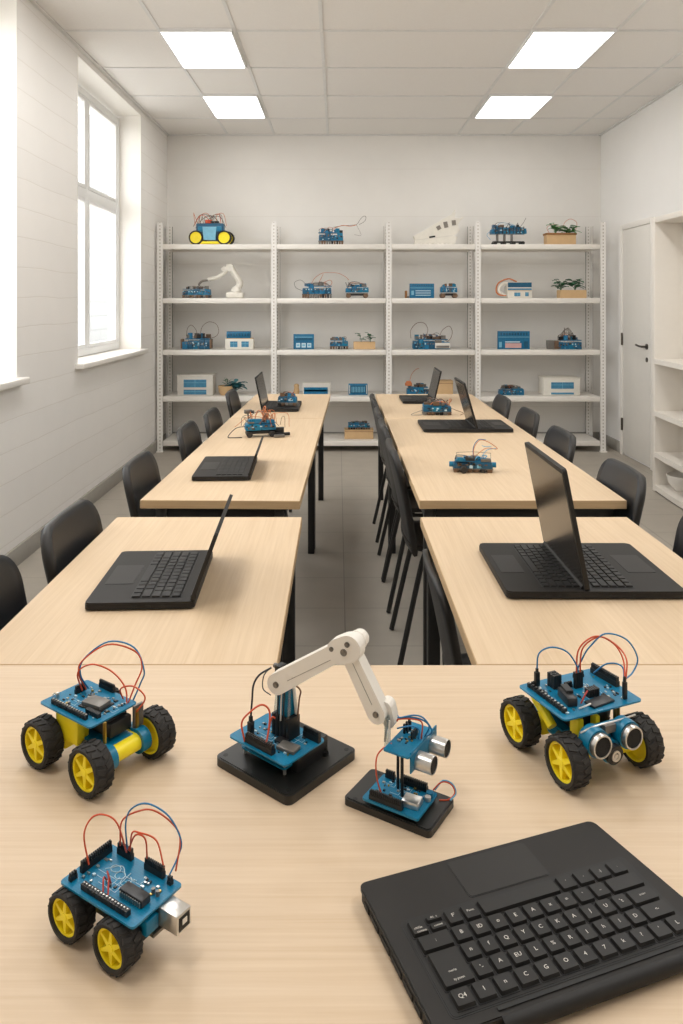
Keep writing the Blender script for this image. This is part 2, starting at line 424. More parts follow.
# door in the right wall
dy0, dy1, dz = 6.35, 6.97, 2.03
d = MB(); d.box((XR - .006, (dy0 + dy1) / 2, dz / 2 + .012), (.03, dy1 - dy0, dz - .02), 'door', bev=.003)
door = struct(d, 'door_1')
fr = MB()
for y in (dy0 - .03, dy1 + .03): fr.box((XR - .004, y, dz / 2 + .025), (.05, .055, dz + .05), 'white', bev=.004)
fr.box((XR - .004, (dy0 + dy1) / 2, dz + .03), (.048, dy1 - dy0 + .01, .05), 'white', bev=.004)
fr.build('door_frame', door)
h = MB(); h.lathe([(0, 0), (.024, 0), (.024, .008), (0, .008)], 'hinge', 20, Matrix.Translation((XR - .021, dy0 + .075, 1.01)) @ Matrix.Rotation(R(-90), 4, 'Y'))
h.cyl((XR - .025, dy0 + .075, 1.01), (XR - .07, dy0 + .075, 1.01), .009, 'hinge'); h.tube([(XR - .066, dy0 + .07, 1.01), (XR - .068, dy0 + .13, 1.012), (XR - .066, dy0 + .2, 1.02)], .009, 'hinge', 8)
h.build('door_handle', door)
MB().lathe([(0, 0), (.02, 0), (.02, .006), (0, .006)], 'hinge', 20, Matrix.Translation((XR - .021, dy0 + .075, .90)) @ Matrix.Rotation(R(-90), 4, 'Y')).build('keyhole_plate', door)
for z in (.28, 1.05): MB().cyl((XR - .03, dy1 + .002, z - .055), (XR - .03, dy1 + .002, z + .055), .009, 'hinge', 10).build('hinge', door)

# white built-in shelf case against the right wall
bx0, bx1, by0, by1, bh = 2.31, XR - .002, 4.30, 5.66, 2.0
bc = thing('bookcase', 'tall white open bookcase against the right wall, beside the door', 'bookcase', (bx0, by1, 0))
dp = bx1 - bx0; ln = by1 - by0
MB().box((dp / 2, -.02, bh / 2), (dp, .04, bh), 'bookcase', bev=.004).build('side_panel', bc)
MB().box((dp / 2, -ln + .02, bh / 2), (dp, .04, bh), 'bookcase', bev=.004).build('side_panel', bc)
MB().box((dp / 2, -ln / 2, bh - .02), (dp - .002, ln - .08, .04), 'bookcase', bev=.004).build('top_panel', bc)
MB().box((dp - .045, -ln / 2, 1.5), (.05, ln - .08, .92), 'bookcase').build('back_panel', bc)
MB().box((dp - .012, -ln / 2, .5), (.018, ln - .08, .98), 'bookcase').build('back_panel', bc)
for z in (.95, .57, .27, .03):
    n = 14; poly = []
    for k in range(n + 1):
        q = k / n; poly.append((-.028 * math.sin(math.pi * min(1, q * 1.0)) - .002, -.04 - (ln - .08) * q))
    poly += [(dp - .022, -ln + .04), (dp - .022, -.04)]
    MB().prism(poly, z - .018, z + .018, 'bookcase').build('shelf', bc)
MB().box((dp / 2 - .008, -ln / 2, .007), (dp - .03, ln - .02, .012), 'key_gap').build('plinth', bc)
bw = MB(); bw.lathe([(0, .005), (.05, .005), (.052, 0), (.056, .003), (.10, .055), (.112, .11), (.107, .112), (.096, .06), (.05, .012), (0, .012)], 'white', 32)
tag(bw.build('bowl', loc=(2.440, 5.44, .0485)), 'round white bowl on the bottom shelf of the white bookcase', 'bowl')

# ------------------------------------------------------------------ back wall shelving
SY = 7.106; SD = .42
su = thing('shelving_unit', 'long white slotted-steel shelving with four bays along the back wall', 'shelving', (0, SY, 0))
px = [-1.643, -.592, .470, 1.292, 2.447]
levels = [1.919, 1.421, .942, .513, .103]
for i, x in enumerate(px):
    for yy in (.0, SD):
        if yy == 0:
            p = MB(); p.box((0, .02, 1.06), (.05, .004, 2.12), 'post'); 
            p.box((-.023 if x < 1 else .023, .045, 1.06), (.004, .05, 2.12), 'post')
            p.box((0, .02, .004), (.06, .05, .008), 'shelf_white')
        else:
            p = MB(); p.box((0, SD - .0, 1.06), (.05, .004, 2.12), 'post'); p.box((-.023 if x < 1 else .023, SD - .03, 1.06), (.004, .05, 2.12), 'post')
            p.box((0, SD - .02, .004), (.06, .05, .008), 'shelf_white'); p.box((.026 if x < 1 else -.026, SD - .002, 1.06), (.003, .008, 2.12), 'hinge'); p.box((-.026 if x < 1 else .026, SD - .054, 1.06), (.003, .004, 2.12), 'post_shade')  # thin dark strips paint in the shade between rear post and wall
        p.build('post', su, (x, -.02 if yy == 0 else 0, 0))
for i in range(4):
    a, b = px[i] + .027, px[i + 1] - .027
    for z in levels:
        z -= .0012
        s = MB(); t = .047
        s.box(((a + b) / 2, SD / 2, z - .006), (b - a, SD - .012, .012), 'shelf_white')
        s.box(((a + b) / 2, .007, z - t / 2), (b - a, .010, t), 'shelf_white', bev=.003)
        s.box(((a + b) / 2, SD - .010, z - t / 2), (b - a, .008, t), 'shelf_white')
        for xx in (a + .003, b - .003): s.box((xx, SD / 2, z - t / 2), (.005, SD - .03, t), 'shelf_white')
        s.build('shelf', su)

# ------------------------------------------------------------------ tables
def table(label, x0, x1, y0, y1, rotz=0, wood='wood_y', legs=None, apron=True, name='table', group=None, inset=.035):
    cx, cy = (x0 + x1) / 2, (y0 + y1) / 2; w_, d_ = x1 - x0, y1 - y0
    t = thing(name, label, 'table', (cx, cy, 0), rotz, group)
    th = .028
    tp = MB(); tp.box((0, 0, TZ - th / 2), (w_, d_, th), 'wood_edge', bev=.0015, seg=1)
    wi = tp.mi(wood)
    for f in tp.bm.faces:
        f.normal_update()
        if abs(f.normal.z) > .9: f.material_index = wi
    tp.build('tabletop', t)
    ix, iy = w_ / 2 - inset, d_ / 2 - .035
    if legs is None: legs = [(-ix, -iy), (ix, -iy), (-ix, iy), (ix, iy)]
    lz = TZ - th - .001
    for lx, ly in legs:
        MB().box((lx, ly, lz / 2), (.036, .036, lz), 'black_metal', bev=.003).build('leg', t)
    f = MB(); hh = .045
    for s in (-1, 1):
        f.box((s * (ix - .001), 0, lz - hh / 2), (.026, d_ - .11, hh), 'black_metal'); f.box((0, s * (iy - .001), lz - hh / 2), (w_ - .11, .026, hh), 'black_metal')
    f.build('frame', t)
    return t
table('wide pale wooden table in the foreground holding the wheeled robots', -1.0, 1.0, .40, 1.362, 0, 'wood_x')
table('pale wooden table with one open laptop, left behind the front table', -.661, -.108, 1.3635, 2.303, 0, 'wood_y',
      legs=[(.03, -.43), (.24, -.43), (-.24, .44), (.24, .44)])
table('pale wooden table carrying the big double-keyboard laptop, right behind the front table', .246, .864, 1.3635, 2.303, 0, 'wood_y')
a_l = -R(1.38)
def far_pos(y): return -.3835 + (y - 2.495) * math.tan(R(1.38))
for y0, y1, lab in ((2.495, 4.275, 'long pale wooden table holding the tangle-wired blue robot, window side'),
                    (4.280, 5.415, 'farthest pale wooden table on the window side, holding a laptop beneath a small blue robot')):
    ym = (y0 + y1) / 2; xm = far_pos(ym)
    table(lab, xm - .26, xm + .26, y0, y1, a_l, 'wood_y', inset=.065)
for y0, y1, lab in ((2.495, 4.275, 'long pale wooden table holding the blue robot with orange wire loop'),
                    (4.280, 5.415, 'farthest pale wooden table on the door side, under the single open laptop')):
    w_ = .672; hw = w_ / 2 - .035; hd = (y1 - y0) / 2 - .035
    lg = None
    if y0 < 3: lg = [(-hw, -hd), (hw, 2.855 - (y0 + y1) / 2), (-hw, hd), (hw, hd)]
    table(lab, .264, .264 + w_, y0, y1, 0, 'wood_y', lg)

# ------------------------------------------------------------------ chairs
def shell(mb, hw, n, fn, th, m, m_edge, k=.42, ny=12):
    """rounded sheet: fn(x in [-1,1], v in [-1,1]) -> (point, normal)"""
    mi, me = mb.mi(m), mb.mi(m_edge)
    G = []
    for layer, (off, sh) in enumerate(((th / 2, .955), (th / 4, .99), (-th / 4, .99), (-th / 2, .955))):
        rows = []
        for j in range(ny + 1):
            v = -1 + 2 * j / ny; row = []
            for i in range(n + 1):
                u = -1 + 2 * i / n
                x = u * math.sqrt(1 - k * v * v / 2) * sh; y = v * math.sqrt(1 - k * u * u / 2) * sh
                p, nn = fn(x, y); row.append(mb.bm.verts.new(p + nn * off))
            rows.append(row)
        G.append(rows)
    for L_, flip in ((0, False), (3, True)):
        for j in range(ny):
            for i in range(n):
                q = [G[L_][j][i], G[L_][j][i + 1], G[L_][j + 1][i + 1], G[L_][j + 1][i]]
                mb.face(q[::-1] if flip else q, mi)
    def ring(rows):
        return rows[0][:] + [r[-1] for r in rows[1:]] + rows[-1][-2::-1] + [r[0] for r in rows[-2:0:-1]]
    rg = [ring(G[l]) for l in range(4)]
    for l in range(3):
        a, b = rg[l], rg[l + 1]; nn = len(a)
        for i in range(nn): mb.face([a[i], a[(i + 1) % nn], b[(i + 1) % nn], b[i]], me)

def make_chair(label, group):
    t = thing('chair', label, 'chair', group=group)
    def back(x, v):
        f = (v + 1) / 2; f = f ** .8
        z = .425 + f * .395; rc = .085
        hw = .200 - .016 * (1 - f)
        q = max(0.0, z - (.82 - rc)); w_ = hw - rc * (1 - math.sqrt(max(0.0, 1 - (q / rc) ** 2)))
        bx = -.165 - .075 * f ** 1.25 + .018 * (x * w_ / .2) ** 2
        n = Vector((1, -.15 * x, .2)).normalized()
        return Vector((bx, x * w_, z)), n
    b = MB(); shell(b, 0, 12, back, .024, 'chair_plastic', 'chair_edge', k=0, ny=22); b.build('backrest', t, angle=60)
    def seat(x, v):
        f = (v + 1) / 2
        z = .443 + .012 * x * x + .03 * max(0, 1 - f * 4) ** 2 - .025 * max(0, f * 3 - 2) ** 2
        return Vector((-.19 + .345 * f, x * .195, z)), Vector((0, 0, 1))
    b = MB(); shell(b, 0, 10, seat, .018, 'chair_plastic', 'chair_edge', k=.36, ny=12); b.build('seat', t, angle=60)
    for s in (-1, 1):
        MB().tube([(.10, s * .15, .428), (.115, s * .165, .40), (.14, s * .188, .004)], .0105, 'black_metal', 8, 3).build('leg', t)
        MB().tube([(-.10, s * .15, .428), (-.125, s * .16, .40), (-.215, s * .188, .004)], .0105, 'black_metal', 8, 3).build('leg', t)
    f = MB()
    for s in (-1, 1): f.tube([(.11, s * .15, .424), (-.11, s * .15, .424)], .009, 'black_metal', 8, 0)
    f.tube([(.11, -.15, .424), (.11, .15, .424)], .009, 'black_metal', 8, 0); f.tube([(-.11, -.15, .424), (-.11, .15, .424)], .009, 'black_metal', 8, 0)
    f.build('seat_frame', t)
    return t
ch0 = make_chair('black chair at the far left edge, nearest the camera on the window side', 'chairs along the window side')
ch0.location = (-.525, 1.57, 0)
for x, y, lab in ((-.494, 2.05, 'black chair beside the near window-side laptop, second from the camera on that side'),
                  (-.494, 2.765, 'black chair at the near corner of the long window-side table'),
                  (-.468, 3.52, 'black chair on the window side, just in front of the tangle-wired blue robot'),
                  (-.432, 3.985, 'black chair on the window side, next to last before the shelves'),
                  (-.452, 4.87, 'farthest black chair on the window side, beside the laptop with robot on it')):
    dup(ch0, (x, y, 0), 0, lab, 'chairs along the window side')
for x, y, lab in ((.752, 1.965, 'black chair at the right frame edge beside the big double-keyboard laptop, mostly hidden'),
                  (.753, 2.63, 'large black chair at the near right corner of the long door-side table'),
                  (.757, 3.37, 'black chair on the door side, second of the four along the long tables'),
                  (.770, 4.0, 'black chair on the door side, level with the far double-keyboard laptop'),
                  (.756, 4.57, 'farthest black chair on the door side, in front of the shelving')):
    dup(ch0, (x, y, 0), math.pi, lab, 'chairs along the door side')
for x, y, lab in ((.439, 1.985, 'black chair tucked under the near door-side table, nearest chair in the aisle'),
                  (.440, 3.05, 'black chair in the aisle at the near corner of the long door-side table'),
                  (.438, 3.60, 'black chair in the aisle, second from the camera along the door-side tables'),
                  (.438, 4.005, 'black chair in the aisle, third from the camera along the door-side tables'),
                  (.438, 4.60, 'farthest black chair in the aisle, nearest to the shelves')):
    c = dup(ch0, (x, y, 0), 0, lab, 'chairs in the aisle')
    if y < 2: c.scale = (.86, .9, .86)    # a lower chair that slides right under the table

# ------------------------------------------------------------------ laptops
def text_mesh(mb, s, size, T, m):
    cu = bpy.data.curves.new('txt', 'FONT'); cu.body = s; cu.size = size; cu.align_x = 'CENTER'; cu.align_y = 'CENTER'; cu.resolution_u = 2
    o = bpy.data.objects.new('txt', cu); C.objects.link(o)
    dg = bpy.context.evaluated_depsgraph_get(); dg.update()
    me = o.evaluated_get(dg).to_mesh(); mi = mb.mi(m)
    vs = [mb.bm.verts.new(T @ v.co) for v in me.vertices]
    for p in me.polygons: mb.face([vs[i] for i in p.vertices], mi)
    o.evaluated_get(dg).to_mesh_clear()
    bpy.data.objects.remove(o); bpy.data.curves.remove(cu)

def key_mesh(w_, d_, name='key'):
    mb = MB(); h_ = .0032; i = .0009
    a = [(-w_ / 2, -d_ / 2), (w_ / 2, -d_ / 2), (w_ / 2, d_ / 2), (-w_ / 2, d_ / 2)]
    m = mb.mi('key')
    lo = [mb.bm.verts.new((x, y, 0)) for x, y in a]
    hi = [mb.bm.verts.new((x * (1 - 2 * i / w_), y * (1 - 2 * i / d_), h_)) for x, y in a]
    for k in range(4): mb.face([lo[k], lo[(k + 1) % 4], hi[(k + 1) % 4], hi[k]], m)
    mb.face(hi, m); mb.face(lo[::-1], m)
    return mb
KEYCACHE = {}
def key_at(parent, x, y, z, w_, d_):
    k = (round(w_, 4), round(d_, 4))
    if k in KEYCACHE: return copy_part(KEYCACHE[k], parent, (x, y, z))
    o = key_mesh(w_, d_).build('key', parent, (x, y, z), angle=20); KEYCACHE[k] = o
    return o

def keyboard(parent, cx, y0, wd, dp, z, detail=True, z_base=None):
    """recessed key field; local x along rows, y toward hinge"""
    k = MB(); k.prism(rrect(wd, dp, .006), 0, .0008, 'key_gap'); k.prism(rrect(wd + .003, dp + .003, .007), -.0002, .0004, 'pad_line')
    kb = k.build('keyboard', parent, (cx, y0 + dp / 2, z))
    rows = 5; p = dp / rows; n = 13; q = wd / n
    if not detail:
        mb = MB()
        for r in range(rows):
            y = -dp / 2 + p * (r + .5)
            for i in range(n): mb.box((-wd / 2 + q * (i + .5), y, .0015), (q * .84, p * .82, .003), 'key')
        mb.build('keys', kb); return kb
    for r in range(rows):
        y = -dp / 2 + p * (r + .5); x = -wd / 2
        if r == 0: ws = [1, 1, 1, 1, 5, 1, 1, 1, 1]
        elif r == 1: ws = [2] + [1] * 9 + [2]
        elif r == 2: ws = [1.5] + [1] * 10 + [1.5]
        elif r == 3: ws = [1.5] + [1] * 10 + [1.5]
        else: ws = [1] * 13
        for w_ in ws:
            key_at(kb, x + q * w_ / 2, y, .0006, q * w_ - q * .14, p * .84); x += q * w_
    return kb

def lid(parent, w_, ln, x_h, z_h, lean, th=.008, lo=0.0):
    """screen along local x at y = x_h, standing up, leaning toward +y by lean (deg)"""
    T = Matrix.Translation((0, x_h, z_h)) @ Matrix.Rotation(R(90 - lean), 4, 'X') @ Matrix.Translation((0, ln / 2, 0))
    mb = MB(); mb.prism(rrect(w_, ln, .008), -th / 2, th / 2, 'laptop_dark', T)
    l = mb.build('lid', parent, angle=30)
    s = MB(); s.prism(rrect(w_ - .014, ln - .02, .003), th / 2, th / 2 + .0006, 'screen', T @ Matrix.Translation((0, .002, 0)))
    s.build('screen', l)
    h = MB(); h.cyl((-w_ * .42, x_h, z_h), (w_ * .42, x_h, z_h), .006, 'laptop_dark', 12); h.build('hinge', parent)
    return l

def laptop(label, loc, rotz, w_=.34, d_=.217, lean=17.3, lid_len=.155, detail=True, th=.017, pad=True, group=None):
    t = thing('laptop', label, 'laptop', loc, rotz, group)
    b = MB(); b.prism(rrect(w_, d_, .012), .003, th - .003, 'laptop_dark', Matrix.Translation((0, d_ / 2, 0))); b.prism(rrect(w_ - .002, d_ - .002, .012), th - .003, th, 'laptop', Matrix.Translation((0, d_ / 2, 0)))
    b.prism(rrect(w_ - .02, d_ - .02, .012), 0.0, .003, 'laptop_dark', Matrix.Translation((0, d_ / 2, 0)))
    base = b.build('base', t)
    keyboard(t, 0, d_ * .40, w_ * .86, d_ * .46, th, detail)
    if pad:
        p = MB(); p.prism(rrect(w_ * .36 + .002, d_ * .27 + .002, .004), 0, .0004, 'pad_line'); p.prism(rrect(w_ * .36, d_ * .27, .004), 0.0004, .0007, 'pad')
        p.build('touchpad', t, (0, d_ * .205, th))
    for k in range(3): MB().box((w_ / 2, d_ * (.45 + .13 * k), th * .5), (.002, .014 - .003 * k, .005), 'key_gap').build('port', t)
    lid(t, w_, lid_len, d_ - .006, th, lean)
    return t
# left side tables: user sits at the window side, so local +y (hinge) points to +X
laptop('open black laptop on the near window-side table, screen turned edge-on', (-.535, 1.765, TZ), -R(87.5), .338, .228, 20.4, .150)
laptop('black laptop in front of the tangle-wired blue robot, long window-side table', (-.533, 2.945, TZ), -R(88), .37, .212, 19.3, .085, detail=False)
laptop('open black laptop at the far end of the window side, screen back toward the window', (-.231, 4.715, TZ), R(90), .39, .222, 12, .190, detail=False, group=None)
laptop('single-keyboard black laptop at the far end of the door-side tables', (.412, 5.045, TZ), -R(90), .33, .205, 13, .195, detail=False)

def double_laptop(label, loc, d1, d2, w_, lid_len, lean, detail):
    """laptop whose screen rises between two keyboards; local y runs along +X"""
    t = thing('laptop', label, 'laptop', loc, -R(90), 'double-keyboard laptops')
    D = d1 + d2; th = .018; cy = (d2 - d1) / 2
    b = MB(); T = Matrix.Translation((0, cy, 0))
    b.prism(rrect(w_, D, .014), .003, th - .003, 'laptop_dark', T); b.prism(rrect(w_ - .002, D - .002, .014), th - .003, th, 'laptop', T)
    b.prism(rrect(w_ - .03, D - .03, .014), 0, .003, 'laptop_dark', T); b.build('base', t)
    keyboard(t, 0, -d1 * .52, w_ * .86, d1 * .47, th, detail)
    k2 = keyboard(t, 0, .018, w_ * .86, d2 * .42, th, detail)
    for yc, dd in ((-d1 * .77, d1), (d2 * .76, d2)):
        p = MB(); p.prism(rrect(w_ * .36 + .002, dd * .3 + .002, .004), 0, .0004, 'pad_line'); p.prism(rrect(w_ * .36, dd * .3, .004), .0004, .0007, 'pad')
        p.build('touchpad', t, (-.01, yc, th))
    for k, yy in enumerate((-.085, -.06, .05, .10)):
        MB().box((w_ / 2, yy, th * .5), (.002, .012 if k == 0 else .006, .004), 'key_gap').build('port', t)
    # screen leans toward -y, picture side looks toward -y
    T2 = Matrix.Translation((0, 0, th)) @ Matrix.Rotation(R(90 + lean), 4, 'X') @ Matrix.Translation((0, lid_len / 2, 0))
    l = MB().prism(rrect(w_, lid_len, .008), -.005, .005, 'laptop_dark', T2).build('lid', t, angle=30)
    MB().prism(rrect(w_ - .014, lid_len - .02, .003), .005, .0056, 'screen', T2).build('screen', l)
    MB().cyl((-w_ * .46, -.004, th + .002), (w_ * .46, -.004, th + .002), .007, 'laptop_dark', 12).build('hinge', t)
    return t
double_laptop('large black laptop on the near door-side table, its screen rising between two keyboards', (.539, 1.828, TZ), .175, .215, .338, .268, 11, True)
double_laptop('distant black double-keyboard laptop on the door-side table, behind the wired blue robot', (.688, 3.955, TZ), .264, .180, .315, .235, 16, False)

# foreground laptop: keyboard side toward the camera, no screen in the picture
def front_laptop():
    U = Vector((.9415, .337, 0)); ang = math.atan2(-.337, -.9415)
    w_, d_, th = .302, .1875, .018
    P0 = Vector((.0215, .826, 0)); c = P0 + U * (w_ / 2)
    t = thing('laptop', 'big black laptop base with lettered keyboard at the lower right front', 'laptop', (c.x, c.y, TZ), ang)
    def outline(ins, r=.010, n=5):
        A = Vector((w_ / 2 - ins, ins)); B = Vector((-w_ / 2 + ins, ins)); Cc = Vector((-w_ / 2 - .017 + ins, d_ - ins)); Dd = Vector((w_ / 2 - ins, d_ - ins)); P = []
        V = [A, B, Cc, Dd]
        for k in range(4):
            p, a, b_ = V[k], (V[k - 1] - V[k]).normalized(), (V[(k + 1) % 4] - V[k]).normalized()
            for q in range(n + 1):
                tt = q / n; P.append(tuple(p + a * r * (1 - tt) ** 2 + b_ * r * tt ** 2))
        return P
    b = MB(); b.prism(outline(.006), 0, .004, 'laptop_dark'); b.prism(outline(.001), .004, th - .004, 'laptop_dark')
    b.prism(outline(0), th - .004, th - .001, 'laptop'); b.prism(outline(.0015), th - .001, th, 'laptop')
    b.build('base', t)
    X = lambda u: w_ / 2 - u
    # touchpad
    p = MB(); p.prism(rrect(.0992, .0542, .004), 0, .0003, 'key_gap'); p.prism(rrect(.097, .052, .004), .0003, .0006, 'pad'); p.build('touchpad', t, (X(.152), .0325, th))
    # key field
    kx0, kx1, ky0, ky1 = .021, .2925, .0645, .1745
    k = MB(); k.prism(rrect(kx1 - kx0 + .0032, ky1 - ky0 + .0032, .006), 0, .0003, 'key_gap'); k.prism(rrect(kx1 - kx0, ky1 - ky0, .005), .0003, .0006, 'laptop_dark')
    kb = k.build('keyboard', t, (X((kx0 + kx1) / 2), (ky0 + ky1) / 2, th))
    ou, ov = (kx0 + kx1) / 2, (ky0 + ky1) / 2
    def key(u0, u1, v0, v1, txt=None, size=.0062, h=.0036, two=None):
        wk, dk = u1 - u0 - .0030, v1 - v0 - .0028
        mb = MB(); mm = mb.mi('key'); i = .0010
        mb.prism(rrect(wk + .0022, dk + .0022, .0014, 2), -.0001, .0004, 'key_gap')
        lo = rrect(wk, dk, .0012, 2); hi = rrect(wk - 2 * i, dk - 2 * i, .0012, 2)
        A = [mb.bm.verts.new((x, y, 0.0003)) for x, y in lo]; B = [mb.bm.verts.new((x, y, h)) for x, y in hi]
        for q in range(len(A)): mb.face([A[q], A[(q + 1) % len(A)], B[(q + 1) % len(A)], B[q]], mm)
        mb.face(B, mm)
        RT = Matrix.Rotation(math.pi, 4, 'Z')
        if txt: text_mesh(mb, txt, size, Matrix.Translation((0, -.0003, h + .00012)) @ RT, 'legend')
        if two: text_mesh(mb, two[0], .0036, Matrix.Translation((0.001, dk * .12, h + .00012)) @ RT, 'legend'); text_mesh(mb, two[1], .0036, Matrix.Translation((-.001, dk * .36, h + .00012)) @ RT, 'legend')
        mb.build('key', kb, (-((u0 + u1) / 2 - ou), (v0 + v1) / 2 - ov, .0006), angle=25)
    p = .0205; v = [.0675, .0886, .1095, .1303, .1510, .1718]; u = .0235; ue = .2900
    # row A, beside the touchpad
    key(u, u + .020, v[0], v[1], None, two=('cAlGa', 'comno'))
    key(u + .020, u + .040, v[0], v[0] + .0100, 'AL  c', .0034, h=.003); key(u + .020, u + .040, v[0] + .0100, v[1], 'comml', .0034, h=.003)
    key(u + .040, u + .059, v[0], v[1], "F'"); key(u + .059, u + .079, v[0], v[1], 'Pano:', .0038)
    key(u + .079, u + .174, v[0], v[1])
    for i, c_ in enumerate(("'", '-', ':)', '.')): key(u + .174 + i * .0218, u + .174 + (i + 1) * .0218, v[0], v[1], c_, .0045)
    # row B
    key(u + .001, u + .037, v[1], v[2], ':', .005)
    for i, c_ in enumerate(('B', 'ID', 'o', 'E', 'A', 'x', '=', "'", '..')): key(u + .037 + i * p, u + .037 + (i + 1) * p, v[1], v[2], c_)
    key(u + .037 + 9 * p, ue - .002, v[1], v[2])
    # rows C and D share one tall key at the left
    key(u + .002, u + .036, v[2], v[4], None, two=('nwrln', 'ty ponn'))
    q = .0196
    for i, c_ in enumerate(('n', 'f', 'Q', 'Y', 'C', 'K', 'A', 'J', 'U', "'t")): key(u + .036 + i * q, u + .036 + (i + 1) * q, v[2], v[3], c_)
    key(u + .036 + 10 * q, ue - .001, v[2], v[3], 'enter', .0038)
    for i, c_ in enumerate(("'-", 'A', 'EU', 'L', '%', 'R', 'I', 'h', 'l', 'D')): key(u + .036 + i * q, u + .036 + (i + 1) * q, v[3], v[4], c_)
    key(u + .036 + 10 * q, ue, v[3], v[4], '<-', .005)
    # row E
    q = (ue - u - .003) / 12
    for i, c_ in enumerate(('Q4', '1', 'n', 'C', 'G', 'O', '4', '7', 'k', '?', "'", 'L')): key(u + .003 + i * q, u + .003 + (i + 1) * q, v[4], v[5], c_)
    # slot and hinge bar
    MB().box((X(.178), .1800, th + .0004), (.232, .0036, .0014), 'key_gap').build('hinge_slot', t)
    hb = MB(); hb.cyl((X(.062), .1868, .0100), (X(.306), .1868, .0100), .0080, 'laptop_dark', 20); hb.build('hinge_bar', t)
    for vv, ll in ((.024, .012), (.046, .018), (.073, .020), (.100, .022), (.126, .018), (.147, .012), (.164, .008)):
        MB().box((w_ / 2 - .0008, vv, .0085), (.0022, ll, .0055), 'key_gap').build('side_port', t)
front_laptop()

# ------------------------------------------------------------------ robots on the front table
def tire_rim(D, w_):
    r = D / 2; n = 18
    T = Matrix.Rotation(R(90), 4, 'X')      # lathe axis -> local Y (z -> -y)
    t = MB(); hw = w_ / 2
    t.lathe([(r * .75, -hw * .80), (r * .79, -hw), (r * .90, -hw), (r * .955, -hw * .82), (r * .955, hw * .82), (r * .90, hw), (r * .79, hw), (r * .75, hw * .80)], 'tire', 40, T, closed=True)
    for k in range(n):
        for s in (-1, 1):
            a = 2 * math.pi * (k + (.25 if s > 0 else -.25)) / n
            M3 = Matrix.Rotation(-a, 3, 'Y') @ Matrix.Rotation(s * R(20), 3, 'X')
            c = Matrix.Rotation(-a, 3, 'Y') @ Vector((r * .955, s * hw * .47, 0))
            t.box(c, (r * .085, hw * .80, r * .20), 'tire', M3, bev=r * .012, seg=1)
    tire = t
    m = MB()
    m.lathe([(r * .655, -hw * .80), (r * .685, -hw * .94), (r * .76, -hw * .94), (r * .76, hw * .75), (r * .655, hw * .75)], 'yellow', 36, T, closed=True)
    m.lathe([(0, -hw * .10), (r * .67, -hw * .10), (r * .67, -hw * .50), (0, -hw * .50)], 'yellow', 28, T, closed=False)
    m.lathe([(0, hw * .86), (r * .15, hw * .84), (r * .19, hw * .70), (r * .19, -hw * .1)], 'yellow', 20, T)
    for k in range(6):
        a = 2 * math.pi * (k + .5) / 6; c, s = math.cos(a), math.sin(a)
        w0, w1 = r * .15, r * .075
        A = Matrix((( c, 0, -s), (0, 1, 0), (s, 0, c)))
        pts = [(r * .12, -w0), (r * .68, -w1), (r * .68, w1), (r * .12, w0)]
        mi = m.mi('yellow')
        lo = [m.bm.verts.new(A @ Vector((x, hw * .10, z))) for x, z in pts]; hi = [m.bm.verts.new(A @ Vector((x, -hw * (.78 if x < r * .3 else .70), z * .72))) for x, z in pts]
        for q in range(4): m.face([lo[q], lo[(q + 1) % 4], hi[(q + 1) % 4], hi[q]], mi)
        m.face(hi, mi); m.face(lo[::-1], mi)
    return tire, m
def add_wheels(parent, D, w_, spots):
    """spots: (x, y, outward sign). local -y is the visible outer face"""
    first = None
    for x, y, s in spots:
        loc = (x, y, D / 2); rot = (0, 0, 0 if s < 0 else math.pi)
        if first is None:
            a, b = tire_rim(D, w_); first = a.build('wheel', parent, loc, rot[2], angle=40); b.build('rim', first, angle=30)
        else: copy_part(first, parent, loc, rot)
def wire(parent, pts, c, r=.00115): return MB().tube(pts, r, WIRE[c], 7, 6).build('jumper_wire', parent)
def header(parent, p, n, rotz=0, h=.0085, w_=.0045, pitch=.0027, pins=True):
    mb = MB(); L_ = n * pitch
    mb.box((0, 0, h * .27), (L_, w_, h * .54), 'header')
    for i in range(n):
        x = -L_ / 2 + pitch * (i + .5)
        mb.box((x, 0, h * .75), (pitch * .58, w_ * .8, h * .46), 'header')
        if pins: mb.box((x, 0, h * 1.02), (pitch * .34, pitch * .34, h * .09), 'chip_grey')
    return mb.build('pin_header', parent, p, rotz)
def smd(parent, spots, z):
    mb = MB()
    for x, y, a, b, hh, m in spots: mb.box((x, y, z + hh / 2), (a, b, hh), m)
    return mb.build('surface_components', parent)
def board(parent, L_, W_, z, th=.0022, r=.004, cx=0, cy=0, m='pcb', name='circuit_board', rim='blue'):
    mb = MB(); mb.prism(rrect(L_, W_, r, 4, cx, cy), z - th, z, rim, m_top=m)
    return mb.build(name, parent)
def scatter_smd(parent, L_, W_, z, seed, n=26, avoid=()):
    rnd = random.Random(seed); S = []
    while len(S) < n:
        x, y = rnd.uniform(-L_ / 2 + .006, L_ / 2 - .006), rnd.uniform(-W_ / 2 + .007, W_ / 2 - .007)
        if any(abs(x - ax) < aw and abs(y - ay) < ah for ax, ay, aw, ah in avoid): continue
        k = rnd.random(); hh = rnd.uniform(.0008, .0022)
        S.append((x, y, rnd.uniform(.0015, .005), rnd.uniform(.0012, .003), hh, 'pin' if k < .35 else ('chip' if k < .75 else ('trace' if k < .9 else 'brass'))))
    return smd(parent, S, z)
